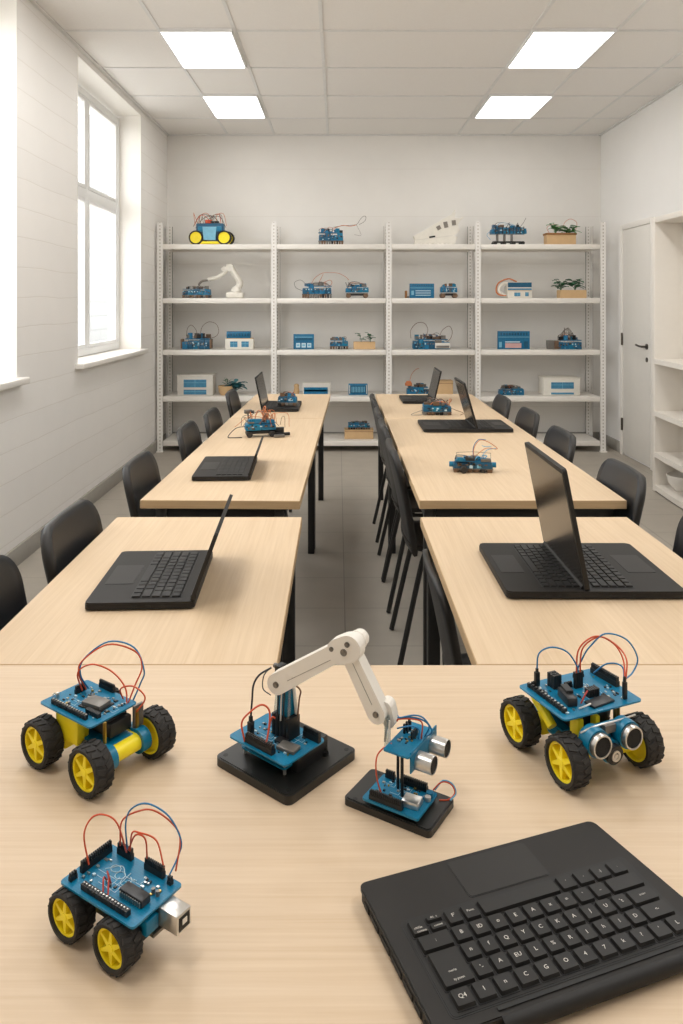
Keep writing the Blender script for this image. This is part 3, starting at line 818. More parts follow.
def traces(parent, L_, W_, z, seed, n=10):
    rnd = random.Random(seed); mb = MB()
    for _ in range(n):
        x, y = rnd.uniform(-L_ / 2 + .008, L_ / 2 - .02), rnd.uniform(-W_ / 2 + .01, W_ / 2 - .01)
        l = rnd.uniform(.008, .03)
        mb.box((x + l / 2, y, z + .0001), (l, .0004, .0002), 'trace')
        l2 = rnd.uniform(.004, .012); mb.box((x + l, y + l2 / 2, z + .0001), (.0004, l2, .0002), 'trace')
    return mb.build('board_print', parent)
def gear_motor(parent, x, y, z, s, L_=.052):
    """yellow gear box beside a wheel with its can motor; s = side sign"""
    mb = MB(); mb.box((0, 0, 0), (L_ * .62, .019, .023), 'yellow', bev=.0025); mb.box((-L_ * .36, 0, 0), (.010, .016, .019), 'yellow', bev=.002)
    mb.cyl((0, s * .008, 0), (0, s * .018, 0), .004, 'yellow', 12)
    mo = mb.build('gear_motor', parent, (x, y, z))
    MB().cyl((-L_ * .40, 0, 0), (-L_ * .72, 0, 0), .0085, 'chip_grey', 16).build('motor_can', mo)
    return mo
def ultrasonic(parent, pts, direction, r=.0145, ln=.019, rear=.008, sleeve=True, plain=False):
    d = Vector(direction).normalized()
    for p in pts:
        p = Vector(p)
        e = MB(); q = d.to_track_quat('Z', 'Y').to_matrix().to_4x4(); T = Matrix.Translation(p) @ q
        e.lathe([(r, -ln), (r, -.0015), (r * .97, 0), (r * (.94 if plain else .86), .0002), (r * (.93 if plain else .84), -.0010)], 'silver', 28, T)
        if not plain: e.lathe([(r * 1.02, -ln * .42), (r * 1.02, -ln * .34), (r, -ln * .34)], 'chip_grey', 28, T)
        eo = e.build('sensor_eye', parent)
        MB().lathe([(r * (.935 if plain else .845), -.0009), (0, -.0009)], 'mesh_black', 28, T).build('sensor_mesh', eo)
        if sleeve:
            MB().lathe([(r * 1.02, -ln * .30 - .003), (r * 1.17, -ln * .30 - .003), (r * 1.2, -ln), (r * 1.16, -ln - rear), (0, -ln - rear)], 'blue', 28, T).build('sensor_housing', parent)

# --- robot car, upper left
def car_a():
    t = thing('robot_car', 'four-wheeled blue and yellow robot car at the rear left of the front table', 'robot car', (-.3355, 1.080, TZ), R(-35.5))
    D, w_ = .0645, .029; wb, tr = .0540, .0530
    add_wheels(t, D, w_, [(-wb, -tr, -1), (wb, -tr, -1), (wb, tr, 1), (-wb, tr, 1)])
    zb = .0785
    board(t, .114, .080, zb, cx=-.004, cy=.001, r=.005)
    traces(t, .09, .06, zb, 4, 12)
    # two rail headers at the rear edge, long one on the far edge, low strip on the near edge
    header(t, (-.038, .012, zb), 6, R(90), h=.011); header(t, (-.012, .039, zb), 12, 0, h=.011)
    mb = MB()
    for k in range(15): mb.box((-.042 + k * .0052, -.029, zb + .003), (.0042, .005, .006), 'header'); mb.box((-.042 + k * .0052, -.0285, zb + .0063), (.0022, .0022, .001), 'pin')
    mb.build('terminal_strip', t)
    ch = MB(); ch.box((.012, .002, zb + .0035), (.034, .022, .007), 'chip_grey', R(8), bev=.001); ch.box((.012, .002, zb + .0008), (.040, .028, .0016), 'header', R(8)); ch.build('main_chip', t)
    sc = MB(); 
    for k in range(9): sc.box((.018 + k * .003, -.0165, zb + .003), (.0022, .006, .006), 'header')
    sc.build('pin_socket', t)
    scatter_smd(t, .098, .072, zb, 11, 48, [(.012, .002, .024, .018), (-.01, .039, .03, .006), (-.038, .012, .006, .012), (0, -.029, .06, .006)])
    led = MB(); led.lathe([(0, .011), (.002, .010), (.0032, .007), (.0032, 0)], 'clear', 12, Matrix.Translation((-.047, -.024, zb))); led.lathe([(0, .009), (.002, .008), (.0026, .005), (.0026, 0)], 'silver', 12, Matrix.Translation((-.049, -.017, zb))); led.build('status_led', t)
    for c in list(t.children):
        if c.name.split('.')[0] not in ('wheel',): c.location = c.location + Vector((-.0105, -.0075, 0))
    # chassis
    board(t, .108, .056, .044, th=.003, cy=.002, m='blue', name='chassis_plate')
    bb_ = MB(); bb_.box((.006, .004, .058), (.075, .036, .019), 'header', bev=.002); bb_.box((.006, .004, .069), (.060, .030, .004), 'chip'); bb_.build('battery_box', t)
    for x, y in ((-.047, -.024), (.044, -.024), (.044, .034), (-.047, .034)):
        MB().cyl((x, y, .044), (x, y, zb - .002), .0024, 'brass', 6).build('standoff', t)
    for x in (-1, 1):
        for s in (-1, 1): gear_motor(t, x * wb - x * .012, s * .027, .033, s)
    gb = MB(); gb.box((-.022, -.0275, .052), (.050, .020, .034), 'yellow', bev=.003); gb.build('gear_housing', t)
    # axle tube at the front with its blue clamps
    ax = MB(); ax.cyl((wb, -.032, .033), (wb, .036, .033), .0115, 'yellow', 20); ax.build('front_axle', t)
    for y in (-.028, .028):
        cl = MB(); cl.cyl((wb, y - .007, .033), (wb, y + .007, .033), .0165, 'blue', 24); cl.box((wb - .01, y, .044), (.03, .012, .008), 'blue', bev=.001); cl.build('axle_clamp', t)
    br = MB(); br.box((.047, .030, .064), (.004, .016, .030), 'chip_grey'); br.box((.050, .026, .058), (.003, .004, .034), 'brass'); br.build('bracket', t)
    wire(t, [(-.038, .015, zb + .009), (-.0332, -.0005, .115), (-.0286, .0007, .1356), (.0015, .0218, .1596), (.0331, .044, .1504), (.0416, .0499, .1283), (.0385, .040, .105), (.036, .027, zb)], 'red')
    wire(t, [(-.037, .018, zb + .009), (-.0317, .0005, .116), (-.0271, .0030, .1385), (.0015, .0230, .1632), (.0316, .0442, .155), (.0436, .0520, .1228), (.0405, .0482, .105), (.036, .035, zb)], 'blue')
    wire(t, [(-.039, .009, zb + .009), (-.0338, -.0029, .1154), (-.0286, .0007, .1264), (-.0136, .0113, .1312), (.0075, .026, .1202), (.0305, .0299, .1021), (.040, .024, zb)], 'red')
    wire(t, [(.0231, .0347, zb), (.0231, .0267, .1001), (.0459, .0285, .1107), (.0655, .030, .1068), (.0684, .032, .0961), (.056, .028, .078)], 'red')
    for c in t.children:
        if c.name.startswith('jumper_wire'): c.location = (-.005, -.004, -.006)
car_a()

# --- small robot car, lower left
def car_b():
    t = thing('robot_car', 'smallest blue robot car, with a silver socket at its corner, nearest on the left', 'robot car', (-.2185, .780, TZ), R(-33))
    D, w_ = .049, .024
    add_wheels(t, D, w_, [(-.042, -.0285, -1), (.0258, -.0285, -1)])
    zb = .0520
    board(t, .108, .066, zb, r=.004, cx=-.002)
    traces(t, .09, .05, zb, 9, 8)
    header(t, (-.0465, .006, zb), 15, R(90), h=.012, pitch=.0026); header(t, (-.0465, -.0235, zb), 3, R(90), h=.008)
    header(t, (-.027, .028, zb), 8, 0, h=.012); header(t, (.017, .028, zb), 10, 0, h=.012); header(t, (.041, .026, zb), 2, 0, h=.008)
    mb = MB()
    for k in range(16): mb.box((-.027 + k * .0042, -.0255, zb + .0028), (.0036, .0055, .0056), 'header'); mb.box((-.027 + k * .0042, -.0255, zb + .0060), (.0015, .0015, .0012), 'pin')
    mb.build('terminal_strip', t)
    ch = MB(); ch.box((.026, -.007, zb + .004), (.032, .012, .008), 'chip', bev=.001)
    for k in range(10): ch.box((.0125 + k * .003, -.0135, zb + .0035), (.0014, .0014, .005), 'pin')
    ch.build('main_chip', t)
    scatter_smd(t, .092, .05, zb, 5, 22, [(.026, -.007, .02, .012), (-.012, .008, .022, .014)])
    # loose white lettering-like flourish printed on the board
    fl = MB(); T0 = zb + .0004
    def loop(cx, cy, rx, ry, a0, a1, n=14): return [(cx + rx * math.cos(R(a0 + (a1 - a0) * i / n)), cy + ry * math.sin(R(a0 + (a1 - a0) * i / n)), T0) for i in range(n + 1)]
    fl.tube(loop(-.021, .010, .006, .0045, 20, 400), .0004, 'trace', 4, 0); fl.tube(loop(-.010, .006, .0055, .005, 160, 560), .0004, 'trace', 4, 0)
    fl.tube(loop(.001, .004, .005, .006, 90, -200), .0004, 'trace', 4, 0); fl.tube([(-.030, .004, T0), (-.018, .016, T0), (-.004, .008, T0), (.010, .010, T0)], .0004, 'trace', 4, 5)
    fl.tube([(-.003, .014, T0), (-.001, -.003, T0)], .0004, 'trace', 4, 0)
    fl.build('board_print', t)
    for x in (.030, .036): MB().cyl((x + .006, .008, zb), (x + .006, .008, zb + .005), .0020, 'chip_grey', 12).build('capacitor', t)
    us = MB(); us.box((.062, .010, zb - .0115), (.028, .019, .018), 'silver', bev=.0008); usb = us.build('usb_socket', t)
    hl = MB(); hl.box((.0762, .010, zb - .0115), (.001, .014, .013), 'key_gap'); hl.box((.0768, .010, zb - .0105), (.001, .006, .005), 'print_white'); hl.build('socket_opening', usb)
    # chassis under the board
    c = MB(); c.box((0, .004, .033), (.086, .034, .026), 'header', bev=.002); c.box((0, .0, .0475), (.09, .05, .004), 'chip'); c.build('chassis', t)
    bl = MB(); bl.box((.046, -.008, .038), (.012, .016, .014), 'blue', bev=.001); bl.build('side_connector', t)
    gb = MB(); gb.box((.034, .004, .026), (.036, .022, .003), 'chip_grey'); gb.build('skid_plate', t)
    for x in (-.042, .0258): MB().cyl((x, -.020, D / 2), (x, .010, D / 2), .004, 'chip_grey', 12).build('axle', t)
    cs = MB(); cs.lathe([(0, 0), (.005, .0015), (.0075, .007), (.005, .0125), (.004, .021)], 'header', 16, Matrix.Translation((-.020, .012, 0))); cs.build('caster', t)
    Wl = [('red', [(-.0409, -.0083, zb + .008), (-.0452, -.011, .0902), (-.0387, -.0069, .1079), (-.028, -.0001, .1117), (-.0163, .0074, .1029), (-.020, .0232, zb + .010)]),
          ('blue', [(-.0224, .0266, zb + .010), (-.0165, .0191, .096), (-.0034, .0156, .1181), (.0105, .0245, .1232), (.0287, .0361, .1105), (.0394, .0429, .0864), (.0372, .0415, .0699), (.0365, .0285, zb + .004)]),
          ('red', [(-.0335, .0265, zb + .010), (-.0197, .0171, .0986), (.003, .0197, .1156), (.0158, .0279, .1161), (.0308, .0374, .1041), (.0387, .0425, .0876), (.037, .038, zb + .004)]),
          ('red', [(-.0183, .0265, zb + .010), (-.0045, .0169, .0914), (.003, .0197, .0932), (.018, .0292, .0851), (.0295, .0287, zb + .010)]),
          ('red', [(-.0208, .0265, zb + .010), (-.0002, .0177, .0907), (.0083, .0231, .0864), (.0062, .0277, zb + .010)]),
          ('darkred', [(-.0007, -.0238, zb + .004), (-.0111, -.0143, .0622), (-.0175, -.0052, zb)]),
          ('darkred', [(.0067, -.0241, zb + .004), (-.0049, -.0133, .0627), (-.0129, -.0082, .0640), (-.0098, -.0062, zb)])]
    for c_, pts in Wl: wire(t, pts, c_, .0009)
car_b()

# --- robot car with two round sensor eyes, right
def car_c():
    t = thing('robot_car', 'four-wheeled robot car with two round silver sensor eyes, rear right of the front table', 'robot car', (.342, 1.094, TZ), R(-67))
    D, w_ = .066, .029; wb, tr = .0515, .0625
    add_wheels(t, D, w_, [(-wb, -tr, -1), (wb, -tr, -1), (wb, tr, 1), (-wb, tr, 1)])
    zb = .0865
    board(t, .102, .136, zb, r=.006, cx=.000, cy=.001)
    traces(t, .08, .10, zb, 14, 14)
    # tall black header blocks around the board
    header(t, (-.036, -.048, zb), 4, R(90), h=.009, w_=.006); pl = MB(); pl.box((0, 0, .014), (.006, .007, .020), 'header', bev=.001); pl.box((0, 0, .026), (.003, .003, .006), 'header'); pl.build('plug', t, (-.033, -.047, zb))
    mb = MB()
    for i in range(3):
        for j in range(4): mb.box((-.033 + i * .0055, -.026 + j * .0035, zb + .0095), (.004, .0028, .019), 'header')
    mb.build('pin_block', t)
    header(t, (-.018, -.004, zb), 5, R(90), h=.008); header(t, (-.016, .0615, zb), 15, R(3), h=.014, w_=.007, pitch=.0034); header(t, (-.036, .030, zb), 6, R(90), h=.009, w_=.006)
    mb = MB(); 
    for k in range(4): mb.box((-.012, .004 + k * .0035, zb + .011), (.005, .0028, .022), 'header')
    mb.build('pin_block', t)
    pl2 = MB(); pl2.box((0, 0, .012), (.005, .006, .024), 'header', bev=.001); pl2.box((0, 0, .027), (.003, .003, .008), 'header'); pl2.build('plug', t, (.039, .0475, zb))
    ch = MB(); ch.box((.012, -.030, zb + .006), (.034, .014, .012), 'chip', R(-14), bev=.001); ch.box((.006, -.026, zb + .0135), (.020, .010, .004), 'header', R(-14)); ch.build('main_chip', t)
    mb = MB()
    for k in range(5): mb.box((.014, .004 + k * .0038, zb + .0055), (.010, .0030, .011), 'header')
    mb.build('pin_block', t)
    ic = MB(); ic.box((.033, .008, zb + .0016), (.018, .040, .0032), 'chip', R(6), bev=.0006); ic.build('driver_chip', t)
    st = MB()
    for k in range(12): st.box((-.040 + k * .0068, -.054, zb + .003), (.005, .006, .006), 'header', R(3)); st.box((-.040 + k * .0068, -.053, zb + .0062), (.0022, .0022, .001), 'pin')
    st.build('terminal_strip', t)
    scatter_smd(t, .094, .12, zb, 23, 70, [(.012, -.030, .02, .012), (.033, .008, .012, .022), (-.03, .028, .008, .02)])
    wire(t, [(.028, -.020, zb + .002), (.026, -.012, zb + .010), (.020, -.002, zb + .012)], 'darkred'); wire(t, [(.036, -.030, zb + .001), (.042, -.024, zb + .006), (.040, -.014, zb + .006), (.034, -.012, zb + .001)], 'white')
    # chassis
    board(t, .118, .074, .046, th=.003, m='blue', name='chassis_plate')
    bb_ = MB(); bb_.box((-.006, .0, .060), (.074, .052, .024), 'header', bev=.002); bb_.build('battery_box', t)
    for x, y in ((-.042, -.030), (.040, -.030), (.043, .032), (-.042, .032), (.043, .026)):
        MB().cyl((x, y, .046), (x, y, zb - .002), .0024, 'brass', 6).build('standoff', t)
    for x in (-1, 1):
        for s in (-1, 1): gear_motor(t, x * wb - x * .012, s * .036, .034, s)
    ar = MB(); ar.tube([(-.055, -.032, .074), (-.04, -.044, .070), (-.012, -.046, .056), (.0, -.046, .048)], .007, 'yellow', 10, 4); ar.build('side_arm', t)
    gb = MB(); gb.box((.036, -.034, .062), (.018, .010, .030), 'yellow', bev=.002); gb.box((.040, -.006, .066), (.012, .008, .022), 'yellow', bev=.002); gb.build('gear_housing', t)
    mt = MB(); mt.cyl((-.020, -.030, .034), (.010, -.030, .034), .009, 'blue', 16); mt.build('blue_motor', t)
    # sensor head
    zz = .060
    pb = MB(); pb.prism(rrect(.086, .026, .010), -.0015, .0015, 'blue', Matrix.Translation((.058, -.005, zz + .002)) @ Matrix.Rotation(R(90), 4, 'Z') @ Matrix.Rotation(R(90), 4, 'X')); pb.build('sensor_board', t)
    ultrasonic(t, [(.084, -.0315, zz), (.084, .0215, zz)], (1, 0, 0), r=.0155, ln=.017, rear=.010)
    kn = MB(); kn.cyl((.058, -.005, .042), (.078, -.005, .040), .013, 'header', 20); kn.cyl((.062, -.005, .042), (.070, -.005, .041), .0155, 'blue', 20); kn.build('front_knob', t)
    sw = MB(); sw.lathe([(0, .003), (.003, .003), (.003, .001), (.0045, .001), (.0045, .003), (.0072, .003), (.0072, 0)], 'silver', 18, Matrix.Translation((.077, -.005, .040)) @ Matrix.Rotation(R(90), 4, 'Y')); sw.build('screw', t)
    bar_ = MB(); bar_.tube([(.062, -.050, zz + .012), (.066, -.03, zz + .018), (.066, .012, zz + .018), (.060, .046, zz + .015)], .0012, 'silver', 6, 5); bar_.box((.064, -.004, zz + .010), (.008, .018, .010), 'chip_grey'); bar_.cyl((.062, .02, zz - .020), (.060, .05, zz - .016), .0022, 'silver', 8); bar_.build('clamp_rod', t)
    Wl = [('blue', [(-.0331, -.0472, zb + .026), (-.0318, -.0443, .1367), (-.0247, -.0276, .1456), (-.0161, -.0071, .1387), (-.0109, .0062, .1180), (-.012, .009, zb + .018)]),
          ('red', [(-.012, .0059, zb + .018), (-.0101, .007, .1387), (-.005, .0189, .1557), (.0021, .0356, .1613), (.0108, .0561, .1488), (.0232, .0599, .1313), (.039, .0477, zb + .028)]),
          ('red', [(-.012, .0125, zb + .018), (-.0079, .0122, .1407), (-.0019, .0263, .1569), (.0044, .0412, .1597), (.0131, .0616, .1448), (.0328, .0569, .1359), (.0396, .0489, zb + .028)]),
          ('blue', [(-.030, .0195, zb + .010), (-.0131, .0204, .1300), (-.0031, .0234, .1468), (.0052, .043, .1649), (.0171, .0709, .1569), (.0234, .0858, .1306), (.0238, .0771, .1120), (.039, .0475, zb + .027)]),
          ('blue', [(-.021, .0449, zb + .010), (-.004, .0561, .1157), (.0155, .0662, .1165), (.020, .062, zb)])]
    for c_, pts in Wl: wire(t, pts, c_)
car_c()

# --- robot arm
def robot_arm():
    t = thing('articulated_robot', 'white jointed robot arm on a square black base, centre of the front table', 'robot arm', (-.072, 1.076, TZ), R(-40))
    b = MB(); b.prism(rrect(.142, .140, .009), 0, .0115, 'base_black'); b.prism(rrect(.138, .136, .009), .0115, .0125, 'base_black')
    bp = b.build('base_plate', t, angle=25)
    for x, y in ((-.060, -.059), (.060, -.059), (.060, .059), (-.060, .059)): MB().cyl((x, y, .0125), (x, y, .0128), .0034, 'key_gap', 14).build('screw_hole', bp)
    kn = MB(); kn.cyl((.046, .030, .0125), (.046, .030, .018), .005, 'header', 14); kn.cyl((.046, .030, .018), (.049, .032, .020), .003, 'header', 10); kn.build('knob', bp)
    # lower board and black support block
    sb = MB(); sb.box((.012, .004, .0255), (.068, .062, .026), 'header', bev=.001); sb.build('support_block', t)
    board(t, .086, .062, .0225, cx=-.006, cy=-.012, r=.006, name='circuit_board')
    sm = MB()
    for k in range(14): sm.box((-.030 + k * .0045, -.037, .0225 + .004), (.0038, .006, .008), 'header'); 
    sm.box((-.042, -.022, .0275), (.010, .022, .010), 'chip_grey', bev=.001); sm.build('pin_socket', t)
    for x, y in ((-.043, -.038), (.033, -.038), (-.043, .014)): MB().cyl((x, y, .0125), (x, y, .045), .0024, 'silver', 8).build('standoff', t)
    zb = .0465
    cx, cy = .0075, -.026
    board(t, .109, .079, zb, cx=cx - .001, cy=cy, r=.006)
    bm_ = traces(t, .08, .06, zb, 31, 12); bm_.location = (cx, cy, 0)
    ss = scatter_smd(t, .092, .064, zb, 17, 40, [(0, .03, .02, .02)]); ss.location = (cx, cy, 0)
    header(t, (.006, -.0575, zb), 15, 0, h=.012, w_=.008, pitch=.0034); header(t, (.046, .002, zb), 11, 0, h=.014, w_=.006, pitch=.0026)
    gl = MB(); gl.box((.038, -.036, zb + .0025), (.028, .018, .005), 'chip_grey', R(10), bev=.001); gl.box((.020, -.030, zb + .002), (.016, .012, .004), 'chip', R(5)); gl.build('main_chip', t)
    pl = MB(); pl.box((0, 0, .010), (.007, .008, .020), 'header', bev=.001); pl.box((0, 0, .023), (.004, .004, .008), 'header'); pl.build('plug', t, (-.0236, -.0459, zb))
    # column: black socket, blue servo body inside a clear sleeve
    so = MB()
    for i in range(5): so.box((-.003 + i * .0068, -.0125, zb + .0145), (.0060, .022, .029), 'header', bev=.0006)
    so.build('column_socket', t)
    cc = MB(); cc.box((.010, -.0115, zb + .048), (.020, .016, .042), 'blue', bev=.0015); cc.build('servo_column', t)
    cs = MB()
    for s in (-1, 1): cs.cyl((.010 + s * .013, -.0195, zb + .026), (.010 + s * .011, -.0155, zb + .066), .0024, 'clear', 10); cs.cyl((.010 + s * .013, -.0035, zb + .026), (.010 + s * .011, -.0075, zb + .066), .0024, 'robot_white', 10)
    cs.build('column_rods', t)
    for k, (x, c_) in enumerate(((.006, 'black'), (.012, 'white'), (.017, 'black'))): wire(t, [(x, -.024, zb + .024), (x + .001, -.0245, zb + .040), (x - .001, -.021, zb + .062)], c_, .0011)
    wire(t, [(.026, -.006, zb + .02), (.028, -.004, zb + .05), (.034, -.008, zb + .066), (.026, -.012, zb + .074)], 'brown', .0012)
    # arm, in the local x-z plane; plates face local -y
    p0 = Vector((.0064, -.0208, .1205)); p1 = Vector((.1075, .0035, .1905)); p2 = Vector((.1496, .0146, .1142))
    def frame(a, b_):
        x = (b_ - a).normalized(); n = Vector((.2385, -.971, 0)); n = (n - x * n.dot(x)).normalized(); y = n.cross(x)
        M4 = Matrix((x, y, n)).transposed().to_4x4(); return Matrix.Translation(a) @ M4, (b_ - a).length
    def link(a, b_, r0, r1, z0, z1, name):
        T, L_ = frame(a, b_); P = []
        for k in range(13): an = R(90 + 180 * k / 12); P.append((r0 * math.cos(an), r0 * math.sin(an)))
        for k in range(13): an = R(-90 + 180 * k / 12); P.append((L_ + r1 * math.cos(an), r1 * math.sin(an)))
        m = MB(); m.prism(P, z0, z1, 'robot_white', T)
        bev = [e for e in m.bm.edges if e.calc_face_angle(0) > .9]
        bmesh.ops.bevel(m.bm, geom=bev, offset=.0012, segments=2, affect='EDGES')
        o = m.build(name, t, angle=40)
        return o, T, L_
    o1, T1, L1 = link(p0, p1, .0140, .0115, -.009, .009, 'upper_arm')
    gv = MB(); gv.box((L1 * .52, -.0035, .0092), (L1 * .72, .0007, .0006), 'groove', Matrix.Rotation(R(-1.5), 3, 'Z')); 
    for v in gv.bm.verts: v.co = T1 @ v.co
    gv.build('groove', o1)
    el, Te, _ = link(p1 + Vector((-.008, -.002, -.0055)), p1 + Vector((.006, .0015, .001)), .0165, .0175, -.004, .0115, 'elbow_bracket')
    cp = MB(); T = Te @ Matrix.Translation((.016, .000, 0)); cp.lathe([(0, -.032), (.009, -.032), (.0115, -.030), (.0115, -.023), (.0128, -.022), (.0128, -.017), (.0118, -.016), (.0118, -.010), (.0135, -.009), (.0135, -.003), (0, -.003)], 'robot_white', 24, T); cp.build('motor_cap', el)
    o2, T2, L2 = link(p1 + Vector((.002, .0012, -.004)), p2, .0110, .0125, -.010, .0085, 'forearm')
    gv = MB(); gv.box((L2 * .52, .001, .0087), (L2 * .66, .0007, .0006), 'groove'); gv.box((L2 * .5, .0085, -.001), (L2 * .7, .0006, .010), 'groove')
    for v in gv.bm.verts: v.co = T2 @ v.co
    gv.build('groove', o2)
    # bolts
    def bolt(T, x, y, z, r, parent):
        m = MB(); m.lathe([(0, .0012), (r * .5, .0012), (r * .5, .0004), (r, .0014), (r, 0)], 'bolt', 16, T @ Matrix.Translation((x, y, z))); m.build('bolt', parent)
    bolt(T1, 0, 0, .009, .0042, o1); bolt(Te, -.008, .006, .0115, .0030, el); bolt(Te, .008, -.002, .0115, .0046, el); bolt(Te, .017, .006, .0115, .0036, el); bolt(T2, L2, 0, .0085, .0040, o2)
    wr, Tw, _ = link(p2 + Vector((.006, .008, .004)), p2 + Vector((.010, .010, -.012)), .0095, .0085, -.012, .004, 'wrist_block')
    sv = MB(); sv.box((-.007, -.004, .1290), (.011, .014, .011), 'header', bev=.001); sv.cyl((-.017, -.006, .131), (-.008, -.006, .131), .0035, 'chip_grey', 12); sv.build('shoulder_servo', t)
    wire(t, [(-.0236, -.0459, zb + .026), (-.0223, -.0448, .0957), (-.0208, -.0435, .1161), (-.016, -.0367, .129), (-.010, -.020, .1345)], 'black', .0014)
    wire(t, [(-.0125, -.0175, .134), (-.016, -.028, .125), (-.010, -.036, .112), (.004, -.035, .107)], 'black', .0008)
    wire(t, [(-.0197, -.0608, zb), (-.0215, -.0647, .0728), (-.0125, -.0572, .0878), (.0019, -.0506, .0994), (.0096, -.0442, .0928), (.0139, -.0471, .0789), (.0178, -.0569, zb + .010)], 'red', .0013)
    wire(t, [(-.0059, -.0311, zb), (-.0007, -.0287, .0713), (.004, -.026, .072)], 'red', .0013)
robot_arm()

# --- sensor head hanging at the wrist over its own base plate
def sensor_station():
    t = thing('sensor_module', 'twin round silver sensors above a small black base plate, under the white arm tip', 'sensor module', (.0790, .9800, TZ), R(-32))
    b = MB(); b.prism(rrect(.122, .074, .006, 5, -.002, .001), 0, .0085, 'base_black'); b.prism(rrect(.118, .070, .006, 5, -.002, .001), .0085, .0095, 'base_black'); bp = b.build('base_plate', t, angle=25)
    for x, y in ((-.048, -.031), (-.048, .031)): MB().cyl((x, y, .0095), (x, y, .0098), .003, 'key_gap', 12).build('screw_hole', bp)
    zb = .0175
    board(t, .078, .058, zb, th=.003, cx=.003, cy=-.006, r=.003)
    bmx = traces(t, .07, .045, zb, 41, 10); ss = scatter_smd(t, .07, .045, zb, 43, 22, [(.022, -.014, .016, .014)])
    header(t, (-.004, -.030, zb), 17, 0, h=.011, w_=.006, pitch=.0027); header(t, (.010, .0195, zb), 14, 0, h=.010, w_=.006, pitch=.0027); header(t, (-.024, .019, zb), 5, 0, h=.010)
    ch = MB(); ch.box((.024, -.014, zb + .004), (.022, .018, .008), 'silver', R(6), bev=.0008); ch.build('shielded_chip', t)
    cn = MB(); cn.cyl((.036, .012, zb), (.036, .012, zb + .006), .0045, 'pcb', 12); cn.cyl((.037, .004, zb), (.037, .004, zb + .005), .004, 'silver', 12); cn.build('terminal', t)
    # uprights
    zu = .083
    for x, y, r, m in ((-.006, .006, .0019, 'header'), (.001, .004, .0016, 'chip_grey'), (.006, -.006, .0022, 'header'), (-.010, .012, .0014, 'silver')):
        MB().cyl((x, y, zb), (x, y, zu - .002), r, m, 8).build('upright', t)
    sbd = board(t, .036, .076, zu, cx=.008, cy=.010, r=.003)
    su_ = scatter_smd(t, .03, .06, zu, 47, 16); su_.location = (.008, .010, 0)
    mb = MB()
    for k in range(5): mb.box((-.003 + (k % 2) * .003, .018 + k * .0035, zu + .006), (.0026, .0026, .012), 'header')
    for k in range(4): mb.box((.012, .010 + k * .0042, zu + .005), (.003, .003, .010), 'header')
    mb.build('pin_block', t)
    # sensor board stands upright at the front edge
    pb = MB(); pb.box((.0245, .018, .0715), (.002, .076, .026), 'pcb', bev=.0008); pb.build('sensor_board', t)
    mb = MB()
    for k in range(6): mb.box((.0228, .005 + k * .004, .072), (.004, .0028, .012), 'chip')
    mb.build('sensor_chip', t)
    ultrasonic(t, [(.0470, .0005, .0660), (.0470, .0415, .0665)], (1, 0, 0), r=.0112, ln=.0225, sleeve=False, plain=True)
    # clear bracket to the wrist, with wires
    cb = MB()
    cb.box((-.016, -.004, .094), (.003, .012, .036), 'clear'); cb.cyl((-.020, -.004, .078), (-.016, -.004, .108), .0015, 'silver', 8); cb.cyl((-.012, -.008, .080), (-.012, -.006, .108), .0013, 'robot_white', 8)
    cb.build('wrist_bracket', t)
    Wl = [('red', [(-.0119, -.0232, zb), (-.0221, -.0208, .0384), (-.0235, -.0199, .0617), (-.0184, -.0156, .0734), (-.006, -.0113, zu)]),
          ('red', [(.0358, .0218, zb + .003), (.0446, .0302, .0293), (.0541, .037, .0254), (.0589, .0376, .0163), (.0540, .0300, .0102), (.0440, .0220, .0102)]),
          ('sky', [(.0378, .0228, zb + .003), (.0450, .0312, .0303), (.0551, .038, .0260), (.0600, .0380, .0160), (.0560, .029, .0102)]),
          ('blue', [(-.006, .0054, .108), (-.0005, .0026, .111), (.011, .0058, .1136), (.0236, .0149, .1097), (.031, .0203, .1007), (.0230, .0233, zu)]),
          ('red', [(-.006, .003, .105), (-.0016, .0006, .1097), (.0131, .0073, .111), (.0236, .0149, .1058), (.0209, .0187, zu)]),
          ('blue', [(-.006, .004, .095), (.0026, .0003, .1007), (.0131, .0073, .102), (.0205, .0126, .0968), (.018, .0157, zu)]),
          ('blue', [(-.006, .006, .110), (.0001, .0002, .1123), (.0152, .0088, .1157), (.0257, .0165, .111), (.0341, .0226, .0942), (.024, .026, zu)]),
          ('black', [(.004, -.002, zb), (.0045, -.001, .045), (.002, .002, zu - .002)])]
    for c_, pts in Wl: wire(t, pts, c_, .0010)
sensor_station()

# ------------------------------------------------------------------ small robots (rear tables and shelves)
def arcs(parent, rnd, n, cx, cy, z, sx, sy, h, colors, r=.0021, spread=1.0):
    for k in range(n):
        a = (cx + rnd.uniform(-sx, sx), cy + rnd.uniform(-sy, sy), z); b = (cx + rnd.uniform(-sx, sx) * spread, cy + rnd.uniform(-sy, sy) * spread, z * rnd.uniform(.75, 1.05))
        hh = h * rnd.uniform(.5, 1.0); m1 = (a[0] * .75 + b[0] * .25 + rnd.uniform(-.25, .25) * sx, a[1] * .75 + b[1] * .25, z + hh * .85); m2 = (a[0] * .3 + b[0] * .7 + rnd.uniform(-.25, .25) * sx, a[1] * .3 + b[1] * .7 - .01, z + hh)
        MB().tube([a, m1, m2, b], r, WIRE[colors[k % len(colors)]], 5, 5).build('jumper_wire', parent)

